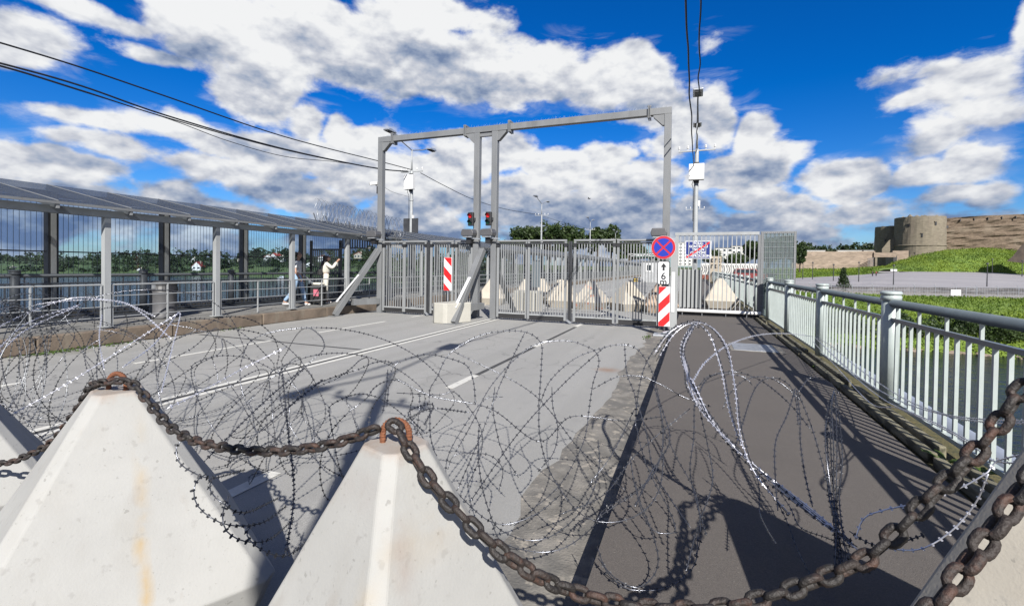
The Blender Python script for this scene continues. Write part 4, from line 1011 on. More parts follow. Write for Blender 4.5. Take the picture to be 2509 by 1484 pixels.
# ------------------------------------------------------------------ concrete pyramids
def stain(mat, p, w):
    return mat
def tooth_mesh(H, hb, hw, ht, c, zl, name, mat, seed=0):
    mb = MB(); r = random.Random(seed); rings = []
    def oct_(h, c):
        return [(h, -h+c), (h, h-c), (h-c, h), (-h+c, h), (-h, h-c), (-h, -h+c), (-h+c, -h), (h-c, -h)]
    def lerp(a, b, t): return a+(b-a)*t
    zs = [(0, hb, c*.9), (zl, hw, c)]
    for t in (.12, .25, .4, .55, .7, .85): zs.append((lerp(zl, H, t), lerp(hw, ht, t), lerp(c, c*.72, t)))
    zs.append((H, ht, c*.72))
    for z, h, cc in zs: rings.append([(x+r.uniform(-.0015, .0015), y+r.uniform(-.0015, .0015), z) for x, y in oct_(h, cc)])
    v = [p for rg in rings for p in rg]; f = []
    for i in range(len(rings)-1):
        for j in range(8): f.append((i*8+j, i*8+(j+1) % 8, (i+1)*8+(j+1) % 8, (i+1)*8+j))
    f += [tuple(range(7, -1, -1)), tuple((len(rings)-1)*8+j for j in range(8))]
    mb.add(v, f); return mb.mesh(name, mat)
def tooth_mat(name, base, streaks):
    fs = [flat_layer(noise_fac(5, .56, .78, (1, 1, .18), amt=.30), (.29, .265, .22)), flat_layer(noise_fac(22, .62, .69, amt=.3), (.22, .21, .195)), flat_layer(noise_fac(.9, .45, .7, amt=.3), (base[0]*.86, base[1]*.87, base[2]*.88))]
    def streak(ax, pos, w, z0, z1, col, amt):
        def fn(nt, tc):
            N = nt.nodes; L = nt.links
            s = N.new('ShaderNodeSeparateXYZ'); L.new(tc.outputs['Object'], s.inputs[0])
            n = N.new('ShaderNodeTexNoise'); n.inputs['Scale'].default_value = 5; n.inputs['Detail'].default_value = 4; L.new(tc.outputs['Object'], n.inputs['Vector'])
            a = N.new('ShaderNodeMath'); a.operation = 'MULTIPLY_ADD'; L.new(n.outputs['Fac'], a.inputs[0]); a.inputs[1].default_value = .05; a.inputs[2].default_value = -.025-pos
            b = N.new('ShaderNodeMath'); b.operation = 'ADD'; L.new(a.outputs[0], b.inputs[0]); L.new(s.outputs[ax], b.inputs[1])
            c = N.new('ShaderNodeMath'); c.operation = 'ABSOLUTE'; L.new(b.outputs[0], c.inputs[0])
            r = N.new('ShaderNodeMapRange'); r.inputs[1].default_value = w; r.inputs[2].default_value = 0; r.inputs[3].default_value = 0; r.inputs[4].default_value = amt; L.new(c.outputs[0], r.inputs[0])
            n2 = N.new('ShaderNodeTexNoise'); n2.inputs['Scale'].default_value = 7; n2.inputs['Detail'].default_value = 3; L.new(tc.outputs['Object'], n2.inputs['Vector'])
            r2 = N.new('ShaderNodeMapRange'); r2.inputs[1].default_value = .42; r2.inputs[2].default_value = .62; L.new(n2.outputs['Fac'], r2.inputs[0])
            zz = N.new('ShaderNodeMapRange'); zz.inputs[1].default_value = z0; zz.inputs[2].default_value = z1; L.new(s.outputs[2], zz.inputs[0])
            m = N.new('ShaderNodeMath'); m.operation = 'MULTIPLY'; L.new(r.outputs[0], m.inputs[0]); L.new(r2.outputs[0], m.inputs[1])
            m2 = N.new('ShaderNodeMath'); m2.operation = 'MULTIPLY'; L.new(m.outputs[0], m2.inputs[0]); L.new(zz.outputs[0], m2.inputs[1])
            return m2.outputs[0]
        return flat_layer(fn, col)
    fs += [flat_layer(noise_fac(64, .675, .72, amt=.35), (.17, .165, .15)), flat_layer(noise_fac(30, .69, .715, amt=.4), (.14, .135, .12)), flat_layer(noise_fac(11, .62, .74, (1, 1, .12), amt=.28), (.27, .225, .18)), flat_layer(noise_fac(3.2, .60, .72, amt=.22), (.50, .49, .46))]
    for s in streaks: fs.append(streak(*s))
    def topr(nt, tc):
        N = nt.nodes; L = nt.links; s = N.new('ShaderNodeSeparateXYZ'); L.new(tc.outputs['Object'], s.inputs[0])
        n = N.new('ShaderNodeTexNoise'); n.inputs['Scale'].default_value = 16; n.inputs['Detail'].default_value = 4; L.new(tc.outputs['Object'], n.inputs['Vector'])
        a = N.new('ShaderNodeMath'); a.operation = 'MULTIPLY_ADD'; L.new(n.outputs['Fac'], a.inputs[0]); a.inputs[1].default_value = .10; L.new(s.outputs[2], a.inputs[2])
        r = N.new('ShaderNodeMapRange'); r.inputs[1].default_value = 1.115; r.inputs[2].default_value = 1.175; r.inputs[4].default_value = .55; L.new(a.outputs[0], r.inputs[0]); return r.outputs[0]
    fs.append(flat_layer(topr, (.33, .20, .12)))
    m = M(name, base,   .85, 0, .06, 2.5, .07, 110, extra=chain_ex(*fs))
    return m
def lift_ring(t, z, rot=0.0, mat='rust_o', R=.045, r=.0105, legs=.03):
    pts = []; wp = wloc(t)
    for i in range(25):
        a = math.pi*i/24; pts.append((R*math.cos(a)*math.cos(rot), R*math.cos(a)*math.sin(rot), legs+R*math.sin(a)*1.0))
    pts = [(R*math.cos(rot), R*math.sin(rot), -.03)]+pts+[(-R*math.cos(rot), -R*math.sin(rot), -.03)]
    pts = [(p[0]+wp[0], p[1]+wp[1], p[2]+wp[2]+z) for p in dens(pts, .004)]
    rs = [r*(1+.14*math.sin(i*1.9)) for i in range(len(pts))]
    return MB().tube(pts, rs, 10).build('lifting_loop', MT[mat], t, smooth=True)
def tooth(loc, rot, label, mat, H=1.10, hb=.50, hw=.585, ht=.098, c=.05, zl=.26, group='concrete pyramids on the near side', ring_rot=0, seed=0, ring=True, ringmat='rust_o'):
    t = thing('concrete_pyramid', label, 'concrete pyramid', loc, group)
    me = tooth_mesh(H, hb, hw, ht, c, zl, 'pyramid_body', mat, seed)
    o = bpy.data.objects.new('pyramid_body', me); COL.objects.link(o); o.parent = t; o.rotation_euler = (0, 0, rot)
    bv = o.modifiers.new('bevel', 'BEVEL'); bv.width = .007; bv.segments = 2; bv.limit_method = 'ANGLE'; bv.angle_limit = R_(12)
    if ring: lift_ring(t, H, ring_rot, ringmat)
    return t
YEL = (.42, .30, .14); PNK = (.27, .18, .15); DRK = (.22, .18, .15)
B0 = (.395, .393, .375)
m1 = tooth_mat('pyramid_concrete_a', B0, [(1, .07, .035, 1.1, .5, YEL, .75), (1, -.30, .05, .9, .2, DRK, .25)])
m2 = tooth_mat('pyramid_concrete_b', (.395, .392, .372), [(0, .18, .05, 1.15, .2, YEL, .6), (1, -.12, .05, 1.2, .1, PNK, .75), (0, -.22, .05, 1.2, .0, (.27, .225, .18), .6)])
m3 = tooth_mat('pyramid_concrete_c', (.46, .425, .36), [(0, -.50, .13, 1.3, -.2, (.33, .23, .20), .5)])
P1 = (-2.51, 1.376, 0); P2 = (-.934, 1.338, 0); P3 = (1.12, 1.84, .2); P0 = (-4.42, 1.36, 0); P5 = (-.55, .02, 0)
tooth(P1, R_(-27), 'pale concrete pyramid with one yellow rust streak down its broad face', m1, ring_rot=R_(15), ht=.092, hw=.555, hb=.47, c=.052)
tooth(P2, R_(-20), 'pale concrete pyramid with a bright chamfered corner towards the viewer', m2, ring_rot=R_(20), seed=3, hw=.435, hb=.37, ht=.09, c=.045)
tooth(P3, R_(-33), 'cream and pinkish concrete pyramid with a thick rusty chain, right edge', m3, ring_rot=R_(40), seed=4, H=1.16, hw=.46, hb=.40, c=.04)
tooth(P0, R_(-20), 'concrete pyramid in shade carrying the chain at the left edge', m1, ring_rot=R_(10), seed=6)
# pyramids beyond the gate
mc = M('cream_pyramid_concrete', (.50, .455, .38), .85, 0, .06, 3, .15, 60, extra=flat_layer(noise_fac(3, .58, .7, (1, 1, .4), amt=.3), (.34, .28, .22)))
mcr = M('cream_pyramid_with_paint', (.49, .445, .375), .85, 0, .06, 3, .15, 60, extra=chain_ex(flat_layer(noise_fac(2.6, .60, .63, (1, 1, 2.2), amt=.7), (.58, .20, .13))))
msh = M('streaked_pyramid_concrete', (.42, .31, .23), .88, 0, .2, 4, .15, 60, stretch=(1, 1, .25))
far_t = [
 (-8.55, 19.6, 0, .2, mc, 'pale pyramid beyond the gate behind the striped panel'),
 (-7.05, 19.9, 0, .4, mc, 'pale pyramid beyond the gate behind the middle brace'),
 (-6.85, 21.6, 0, .1, mc, 'pale pyramid beyond the gate above the ribbed grey stack'),
 (-5.72, 20.8, 0, .5, mc, 'pale pyramid beyond the gate with a rounded narrow top'),
 (-5.25, 19.8, 0, .0, mc, 'pale pyramid beyond the gate left of the dark closing post'),
 (-4.0, 19.5, 0, -.15, mcr, 'pale pyramid beyond the gate sprayed with faint red paint'),
 (-2.5, 19.6, 0, .72, mc, 'pale pyramid beyond the gate with its dark shaded corner'),
 (-1.25, 19.4, 0, .2, msh, 'brown streaked pyramid beyond the gate beside the no stopping sign'),
 (.95, 20.4, .2, .12, mc, 'cream pyramid standing on the footway behind the tall barred gate'),
]
for x, y, z, r, m, lb in far_t: tooth((x, y, z), r, lb, m, H=1.16, hw=.64, hb=.50, ht=.11, zl=.30, group='concrete pyramids beyond the gate', ringmat='rust', ring_rot=.4)
g = thing('ribbed_stack', 'stack of pale ribbed barrier sections standing beyond the wide gate', 'barrier', (-6.0, 17.3, 0))
rb = MB().box(-.045, .045, -.25, .25, .0, .78).mesh('rib', MT['concrete_w'])
for k in range(7): inst('rib', rb, g, (-6.55+.155*k, 17.4, 0))
MB().box(-6.6, -5.55, 17.3, 17.5, .70, .76).build('cap', MT['steel_l'], g)
g = thing('upright_sheet', 'upright grey blue ribbed sheet on a dark stand beyond the wide gate', 'sheet panel', (-6.2, 19, .8))
rb = MB().box(-.06, .06, -.02, .02, .85, 2.0).mesh('rib', MT['railtop'])
for k in range(3): inst('rib', rb, g, (-6.42+.13*k, 19.0, 0))
MB().box(-6.42, -6.2, 18.98, 19.02, .1, .85).build('stand', MT['steel_d'], g)
g = thing('dark_brace_board', 'dark leaning board beyond the left end of the wide gate', 'board', (-6.9, 16, 0))
MB().bar((-6.3, 16.5, .03), (-6.85, 15.5, 2.1), .25, .05).build('plank', MT['steel_d'], g)

# ------------------------------------------------------------------ chains
def link_mesh(L, w, r, mat, name='link'):
    mb = MB(); pts = []; R = w/2-r; s = L/2-r-R
    for i in range(7): a = -math.pi/2+math.pi*i/6; pts.append((s+R*math.cos(a), R*math.sin(a), 0))
    for i in range(7): a = math.pi/2+math.pi*i/6; pts.append((-s+R*math.cos(a), R*math.sin(a), 0))
    mb.tube(pts, r, 6, closed=True); return mb.mesh(name, mat, smooth=True)
def chain(pts, label, mats=('rust_d',), L=.062, w=.046, r=.0086, roll=.7, name='chain', seed=1):
    ms = [link_mesh(L, w, r, MT[m]) for m in mats]; pitch = L-2.2*r
    D = [Vector(p) for p in dens(pts, .006)]; t = thing(name, label, 'chain', D[0], 'rusty chains strung between the pyramids'); acc = 0; k = 0; rr = random.Random(seed)
    last = D[0]; cum = [0]
    for a, b in zip(D, D[1:]): cum.append(cum[-1]+(b-a).length)
    tot = cum[-1]; n = int(tot/pitch); prev = None
    def at(s):
        s = max(0, min(tot, s)); lo, hi = 0, len(cum)-1
        while hi-lo > 1:
            m = (lo+hi)//2
            if cum[m] <= s: lo = m
            else: hi = m
        f = (s-cum[lo])/max(1e-9, cum[hi]-cum[lo]); return D[lo].lerp(D[hi], f)
    for i in range(n):
        s = (i+.5)*pitch; c = at(s); d = (at(s+pitch*.5)-at(s-pitch*.5)).normalized()
        u = Vector((0, 0, 1)) if abs(d.z) < .95 else Vector((1, 0, 0)); y = u.cross(d).normalized(); z = d.cross(y)
        a = roll+(math.pi/2 if i % 2 else 0)+rr.uniform(-.22, .22); y2 = y*math.cos(a)+z*math.sin(a); z2 = d.cross(y2)
        m = Matrix((d, y2, z2)).transposed(); inst('link', ms[rr.randrange(len(ms))], t, c, m)
    return t
def tr(pix):                                            # (x, y, depth) survey points
    return [W(*p) for p in pix]
d1, d2 = 2.25, 1.65
chain(tr([(-420, 1120, 2.9), (-200, 1150, 2.78), (0, 1135, 2.62), (60, 1118, 2.56), (130, 1080, 2.48), (185, 1010, 2.38), (222, 950, 2.29), (245, 938, 2.17), (285, 932, 2.15)]), 'dark chain hanging from the yellow streaked pyramid to the left edge', ('rust_d', 'rust_d', 'rust'), seed=2)
chain(tr([(285, 932, 2.15), (318, 936, 2.13), (340, 955, 2.11), (365, 985, 2.08), (388, 1015, 2.04), (425, 1052, 1.98), (480, 1080, 1.90), (540, 1094, 1.83), (610, 1103, 1.77), (690, 1104, 1.70), (760, 1097, 1.65), (830, 1082, 1.61), (890, 1062, 1.58), (930, 1045, 1.57), (953, 1036, 1.57)]), 'rusty chain drooping between the two pale pyramids in front', ('rust_d', 'rust', 'rust_d'), seed=3)
chain(tr([(953, 1036, 1.57), (975, 1050, 1.55), (990, 1080, 1.53), (1020, 1128, 1.49), (1055, 1180, 1.46), (1110, 1240, 1.42), (1170, 1300, 1.39), (1240, 1360, 1.38), (1320, 1412, 1.40), (1400, 1446, 1.44), (1500, 1474, 1.42), (1620, 1490, 1.38), (1760, 1487, 1.34), (1880, 1462, 1.32), (2000, 1420, 1.30), (2110, 1375, 1.28), (2190, 1310, 1.27), (2260, 1236, 1.26), (2350, 1150, 1.25), (2430, 1060, 1.24), (2510, 950, 1.23), (2610, 900, 1.21)])+[np.array([P3[0], P3[1], 1.48])], 'long chain sagging from the chamfered pyramid up to the far right edge', ('rust_d', 'rust_d', 'rust', 'rust_d'), L=.074, w=.053, r=.0105, seed=4)
chain([np.array([P3[0], P3[1], 1.47])]+tr([(2600, 1085, 1.13), (2508, 1195, 1.09), (2440, 1290, 1.07), (2370, 1385, 1.05), (2290, 1490, 1.03), (2200, 1610, 1.0)]), 'thick rusty chain lying close along the cream and pinkish pyramid', ('rust', 'rust_d', 'rust'), L=.076, w=.056, r=.0112, seed=5)
# ------------------------------------------------------------------ razor wire
def razor(name, paths, label, seed=1, barb=.042, hw=.0024, mat='wire', group='razor wire strewn across the road', bl=.0095):
    """round cored tape with pressed barb clusters; paths are polylines in world space"""
    t = thing(name, label, 'razor wire', paths[0][0], group); rr = random.Random(seed); barbs = MB()
    for P in paths:
        D = [Vector(p) for p in dens(P, .035)]; n = len(D); acc = 0; pa = None
        MB().tube(D, hw, 6).build('tape', MT[mat], t, smooth=True, fixn=False)
        for i, p in enumerate(D):
            d = (D[min(i+1, n-1)]-D[max(i-1, 0)]).normalized()
            if pa is None: a = d.orthogonal().normalized()
            else:
                a = pa-d*pa.dot(d); a = a.normalized() if a.length > 1e-6 else d.orthogonal().normalized()
            pa = a; b = d.cross(a)
            if i: acc += (p-D[i-1]).length
            while acc > barb:
                acc -= barb; q = p-d*acc; an = rr.uniform(-.5, .5)
                for k in range(2):
                    x = a*math.cos(an+k*1.57)+b*math.sin(an+k*1.57); e = x*bl*rr.uniform(.8, 1.15); w_ = d*.0042; th = d.cross(x)*.0007
                    barbs.add([q-e-w_+th, q-e+w_*.6-th, q-x*hw+w_*1.2, q+x*hw+w_*1.2, q+e+w_-th, q+e-w_*.6+th, q+x*hw-w_*1.2, q-x*hw-w_*1.2], [(0, 1, 2, 7), (7, 2, 3, 6), (6, 3, 4, 5)])
    o = barbs.build('barb', MT['barb_b' if mat == 'wire_b' else 'barb'], t, fixn=False); o['kind'] = 'stuff'
    return t
def coil(A, B, R, n, seed, amp=.6, tilt=.25, zmin=.03, squash=1.0, ph=0.0, jr=.12, k=1.5, jc=.06):
    A = np.array(A, float); B = np.array(B, float); ax = B-A; Ln = np.linalg.norm(ax); ax /= Ln; s = np.cross(ax, [0, 0, 1]); s /= np.linalg.norm(s); up = np.cross(s, ax)
    r = np.random.default_rng(seed); m = 26; pts = []; N = int(n*m); pitch = Ln/n
    f = lambda q, t: sum(r0*math.sin(w*t+p) for r0, w, p in q)
    def wave(a): return [(a*r.uniform(.4, 1), r.uniform(.3, 1.1), r.uniform(0, 6)) for _ in range(3)]
    wr, wt, ws, wc, wu = wave(jr), wave(tilt), wave(tilt), wave(jc), wave(jc)
    for i in range(N+1):
        th = 2*math.pi*i/m+ph; t = i/N; lt = 2*math.pi*i/m
        rad = R*(1+f(wr, lt*.5)); c = A+(B-A)*t
        o = up*(math.sin(th)*rad*squash)+s*(math.cos(th)*rad)
        tri = 2/math.pi*math.asin(math.sin(k*th))
        p = c+o+ax*(pitch*amp*tri+rad*(math.sin(th)*f(wt, lt*.5)+math.cos(th)*f(ws, lt*.5)))+s*f(wc, lt*.4)+up*f(wu, lt*.4)
        if p[2] < zmin: p[2] = zmin+.006*((i*7) % 5)
        pts.append(p)
    return pts
def Dp(*l): return [W(*p) for p in l]
# main coil lying on the road in front of the pyramids, left part (dense, two layers)
cA, cB = G(95, 1010, 0), G(905, 1135, 0)
def lift(p, z): return np.array([p[0], p[1], z])
razor('razor_wire_coil', [coil(lift(cA, .60), lift(cB, .50), .56, 13, 21, 1.2, .40, jr=.14, jc=.10)], 'dense razor wire coil lying on the road behind the yellow streaked pyramid', 1)
razor('razor_wire_coil', [coil(lift(G(-60, 1000), .68), lift(G(560, 1090), .52), .60, 9, 22, 1.1, .5, ph=1.2, jr=.2, jc=.12)], 'wide looped razor wire coil at the left, arching over the left lane', 2)
razor('razor_wire_coil', [coil(lift(G(560, 1120), .42), lift(G(1010, 1190), .40), .42, 9, 23, 1.3, .5, ph=.6, jr=.16, jc=.1)], 'tangled razor wire coil between the two front pyramids', 3)
razor('razor_wire_coil', [coil(W(-140, 915, 3.6), W(70, 905, 3.8), .54, 17, 24, .7, .16, ph=.3, jr=.08, jc=.04)], 'tightly packed bright razor wire loops at the far left edge', 4, mat='galv_d')
# right part: open loops
def T8(pts, off=0.0):                                            # survey points read off an enlarged part of the photograph
    out = []
    for x, y in pts:
        X, Y = (1150+x/1.6)/1.2994, (1000+y/1.6)/1.2994; out.append(W(X, Y, 3.35-.95*(Y-820)/560+off))
    return out
A8 = [[(130, 470), (150, 300), (200, 240), (330, 205), (430, 220), (520, 250), (555, 290), (575, 370), (580, 460)],
 [(345, 450), (350, 380), (385, 320), (450, 200), (600, 110), (740, 85), (850, 95), (915, 150), (917, 250), (905, 440), (900, 470)],
 [(480, 700), (560, 560), (650, 380), (780, 230), (900, 150), (1050, 135), (1150, 165), (1195, 195), (1210, 250), (1180, 350), (1160, 480), (1140, 620), (1090, 740), (1000, 880), (850, 1010)],
 [(905, 470), (960, 340), (1080, 230), (1200, 180), (1310, 155), (1400, 175), (1470, 270), (1510, 400), (1530, 560), (1530, 700), (1480, 820), (1380, 910), (1240, 990), (1200, 1050)],
 [(350, 460), (352, 620), (390, 740), (450, 860), (560, 980), (660, 1055), (760, 1065), (900, 1010), (1010, 920)]]
B8 = [[(905, 470), (905, 580), (925, 700), (970, 820), (1080, 980), (1190, 1050), (1330, 1050), (1450, 990), (1520, 880), (1540, 720)],
 [(600, 560), (595, 700), (610, 850), (650, 1000), (700, 1090), (850, 1150), (1000, 1110), (1150, 960), (1210, 780), (1205, 640)],
 [(1340, 150), (1352, 300), (1395, 420), (1400, 560), (1430, 700), (1480, 830), (1560, 980), (1600, 1090), (1570, 1115), (1480, 1095), (1420, 980), (1395, 850)],
 [(1395, 580), (1410, 400), (1450, 250), (1530, 130), (1600, 60), (1680, 45), (1720, 70)],
 [(660, 1050), (720, 1160), (900, 1210), (1050, 1180), (1180, 1080), (1225, 1020), (1300, 970), (1430, 880), (1510, 770), (1540, 600), (1500, 400)],
 [(1200, 1180), (1250, 1310), (1340, 1390), (1450, 1405), (1560, 1390), (1650, 1330), (1705, 1250), (1715, 1100)],
 [(1205, 1240), (1290, 1340), (1400, 1390), (1480, 1340), (1512, 1250), (1480, 1110), (1400, 900), (1370, 740)],
 [(1530, 560), (1600, 720), (1690, 880), (1720, 1000), (1725, 1150), (1700, 1230)]]
C8 = [[(440, 790), (470, 720), (560, 706), (660, 720), (720, 790), (700, 900)], [(680, 370), (670, 480), (690, 600), (720, 700), (800, 830)], [(970, 370), (975, 470), (1000, 580), (980, 700), (900, 800)],
 [(1180, 380), (1300, 320), (1420, 315), (1530, 360), (1640, 420), (1780, 470)], [(180, 400), (400, 410), (480, 400), (600, 560), (610, 700), (540, 880)], [(460, 900), (430, 780), (480, 640), (620, 440), (720, 420)],
 [(1710, 380), (1760, 320), (1850, 300), (1950, 320), (1990, 360)], [(1840, 480), (1880, 400), (1960, 330), (2060, 320), (2150, 360), (2250, 450)]]
razor('razor_wire_coil', [T8(p, .0) for p in A8], 'open razor wire loops standing on the right lane', 5)
razor('razor_wire_coil', [T8(p, -.12) for p in B8], 'open razor wire loops reaching from the right lane over the footway edge', 6)
razor('razor_wire_strand', [T8(p, .15) for p in C8], 'smaller inner razor wire loops over the worn concrete strip', 7, barb=.05)
# bundles and loose strands on the right
q = lambda *l: Dp(*l)
razor('razor_wire_strand', [
 q((2640, 1040, 1.95), (2508, 1030, 2.2), (2400, 1026, 2.7), (2300, 1010, 3.4), (2200, 968, 4.4), (2100, 900, 6.0), (2040, 850, 7.4), (1996, 824, 8.5)),
 q((2640, 1028, 1.95), (2508, 1036, 2.2), (2420, 1034, 2.6), (2320, 1018, 3.3), (2190, 975, 4.3), (2080, 905, 5.8), (1996, 826, 8.4)),
 q((1996, 826, 8.5), (2070, 900, 5.8), (2160, 975, 4.2), (2290, 1035, 3.1), (2390, 1090, 2.5), (2440, 1130, 2.2), (2640, 1130, 1.8)),
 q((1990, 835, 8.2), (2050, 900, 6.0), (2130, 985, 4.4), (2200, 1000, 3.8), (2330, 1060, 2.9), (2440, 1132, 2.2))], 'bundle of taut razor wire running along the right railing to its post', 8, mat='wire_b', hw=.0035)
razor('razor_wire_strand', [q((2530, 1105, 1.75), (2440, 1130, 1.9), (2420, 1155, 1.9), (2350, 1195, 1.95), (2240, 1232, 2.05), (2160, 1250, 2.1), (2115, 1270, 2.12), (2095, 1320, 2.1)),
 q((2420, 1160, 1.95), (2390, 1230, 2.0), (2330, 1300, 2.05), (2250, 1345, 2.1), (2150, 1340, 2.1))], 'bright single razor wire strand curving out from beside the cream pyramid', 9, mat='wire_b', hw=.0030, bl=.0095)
fan = []
for i, (x1, y1, d1_, xe, ye, de) in enumerate(((1700, 930, 3.0, 2088, 1330, 2.2), (1692, 950, 3.0, 2080, 1322, 2.2), (1705, 960, 2.95, 2100, 1345, 2.15), (1690, 925, 3.05, 2095, 1340, 2.2))):
    fan.append(q((1690+6*i, 800-4*i, 3.6), (1668+2*i, 850, 3.4), (1678+2*i, 905, 3.2), (x1, y1+10, d1_), (1755+4*i, 1050+3*i, 2.75), (1850+3*i, 1140+4*i, 2.55), (1980-3*i, 1240+3*i, 2.4), (xe, ye, de)))
fan.append(q((1990, 824, 8.0), (1930, 817, 6.0), (1860, 820, 4.8), (1790, 842, 4.0), (1735, 880, 3.5), (1705, 920, 3.2), (1694, 955, 3.0), (1720, 1010, 2.85), (1800, 1095, 2.6)))
fan.append(q((1600, 870, 3.6), (1640, 815, 3.6), (1690, 790, 3.6), (1740, 800, 3.5), (1780, 850, 3.3), (1800, 950, 3.0), (1812, 1060, 2.7), (1850, 1160, 2.5), (1935, 1260, 2.4)))
fan.append(q((1610, 880, 3.5), (1650, 820, 3.5), (1692, 793, 3.5), (1735, 815, 3.4), (1765, 900, 3.2), (1785, 1000, 2.9), (1815, 1090, 2.6)))
razor('razor_wire_strand', [[p+np.array([.012*math.sin(k*2+i), .01*math.cos(k*3), .012*math.sin(i*1.7+k)]) for i, p in enumerate(f_)] for k, f_ in enumerate(fan[:4]+fan[5:])], 'dark razor wires twisted into the bright bundle over the footway', 20)
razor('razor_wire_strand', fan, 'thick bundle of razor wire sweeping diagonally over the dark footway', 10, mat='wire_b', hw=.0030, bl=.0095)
str_ = []
random.seed(44)
for (a, b, c) in (((1700, 990), (1690, 1150), (1730, 1310)), ((1715, 1010), (1745, 1180), (1680, 1400)), ((1850, 1140), (1860, 1250), (1900, 1330)), ((1830, 1120), (1920, 1260), (1990, 1420)), ((1900, 1190), (1960, 1290), (2090, 1340)),
                  ((1950, 955), (1960, 1080), (1990, 1240)), ((1948, 950), (1900, 1080), (1905, 1250)), ((1952, 955), (2010, 1120), (2075, 1330)), ((1600, 940), (1640, 1080), (1555, 1240)), ((1560, 980), (1600, 1150), (1690, 1290))):
    str_.append(q((a[0], a[1], 2.9), ((a[0]+b[0])/2+4, (a[1]+b[1])/2, 2.72), (b[0], b[1], 2.55), ((b[0]+c[0])/2-4, (b[1]+c[1])/2, 2.35), (c[0], c[1], 2.15)))
str_.append(q((1800, 1095, 2.65), (1850, 950, 3.2), (1895, 925, 3.3), (1935, 945, 3.2), (1950, 985, 3.1), (1955, 1040, 2.9)))
str_.append(q((1700, 1000, 2.9), (1730, 930, 3.3), (1790, 910, 3.4), (1860, 930, 3.3), (1930, 985, 3.0), (1985, 1050, 2.8)))
str_.append(q((1955, 960, 3.2), (1985, 925, 3.3), (2030, 935, 3.2), (2055, 965, 3.1)))
razor('razor_wire_strand', str_, 'loose razor wire strands fanning down onto the footway', 11)
post = []; random.seed(12)
for i in range(7):
    dx = random.uniform(-15, 15); sg = random.uniform(-9, 9)
    post.append(q((2043+dx*.3, 955+abs(dx)*.9, 3.05+random.uniform(-.06, .06)), (2040+dx*1.1+random.uniform(-3, 3), 1010+random.uniform(-20, 20), 2.9), (2040+dx*1.4+sg, 1110+random.uniform(-25, 25), 2.65+random.uniform(-.08, .08)), (2044+dx*.9-sg*.4, 1210, 2.45), (2052+dx*.6+sg*.5, 1300+random.uniform(-20, 20), 2.25), (2060+dx*1.2, 1395, 2.1)))
razor('razor_wire_strand', post, 'upright sheaf of gathered razor wire near the right railing', 12)
razor('razor_wire_strand', [q((2060, 1340, 2.1), (2090, 1380, 2.05), (2120, 1400, 2.0), (2140, 1385, 2.0), (2148, 1350, 2.0)), q((2080, 1300, 2.15), (2130, 1330, 2.1), (2180, 1335, 2.05), (2260, 1310, 2.0))], 'short curled razor wire end beside the black part of the chain', 13, barb=.022)
# fallen loops over the yellow streaked pyramid's right face
razor('razor_wire_strand', [q((450, 1075, 1.98), (432, 1095, 1.96), (438, 1130, 1.94), (470, 1155, 1.93), (520, 1170, 1.95), (600, 1150, 2.2)),
 q((505, 1160, 1.92), (480, 1180, 1.86), (476, 1220, 1.84), (500, 1255, 1.84), (560, 1285, 1.86), (640, 1280, 2.0), (700, 1240, 2.2)),
 q((520, 1165, 1.92), (515, 1200, 1.86), (550, 1235, 1.84), (600, 1255, 1.9), (680, 1220, 2.2)),
 q((560, 1215, 1.9), (545, 1260, 1.82), (555, 1300, 1.80), (600, 1325, 1.82), (660, 1320, 1.9), (720, 1270, 2.2)),
 q((620, 1280, 1.85), (605, 1310, 1.78), (640, 1345, 1.78), (700, 1360, 1.82), (760, 1320, 2.0)),
 q((560, 1120, 2.3), (690, 1010, 2.5), (790, 930, 2.8)), q((500, 1130, 2.2), (640, 990, 2.6), (745, 900, 3.0)), q((700, 1360, 1.85), (720, 1200, 2.2), (705, 1050, 2.5), (690, 900, 2.9))], 'fallen razor wire loops draped over the right face of the yellow streaked pyramid', 14, barb=.030)
# long straight pieces at left
razor('razor_wire_strand', [q((20, 1020, 3.3), (180, 930, 3.6), (400, 790, 4.2), (440, 765, 4.3)), q((90, 745, 4.6), (190, 735, 4.5), (290, 738, 4.4), (345, 765, 4.2), (420, 830, 4.0)),
 q((-60, 830, 3.8), (60, 770, 4.2), (180, 730, 4.5), (300, 742, 4.4), (380, 775, 4.2)), q((255, 905, 3.8), (243, 830, 4.1), (250, 770, 4.4)), q((300, 900, 3.4), (380, 840, 3.8), (440, 765, 4.3), (420, 860, 3.9), (395, 960, 3.4)),
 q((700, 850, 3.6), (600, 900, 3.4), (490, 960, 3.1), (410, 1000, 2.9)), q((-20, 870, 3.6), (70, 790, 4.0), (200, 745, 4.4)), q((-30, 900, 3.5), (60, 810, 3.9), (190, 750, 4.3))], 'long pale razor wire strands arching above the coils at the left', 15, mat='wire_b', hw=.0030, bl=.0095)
razor('razor_wire_strand', [q((1150, 1010, 2.9), (1060, 1000, 3.0), (1010, 1020, 2.7), (975, 1045, 2.2)), q((1040, 1060, 2.5), (1000, 1010, 2.7), (1060, 990, 2.9), (1040, 1040, 2.6))], 'little knot of thin wire tied beside the chamfered pyramid top', 16, barb=.03)
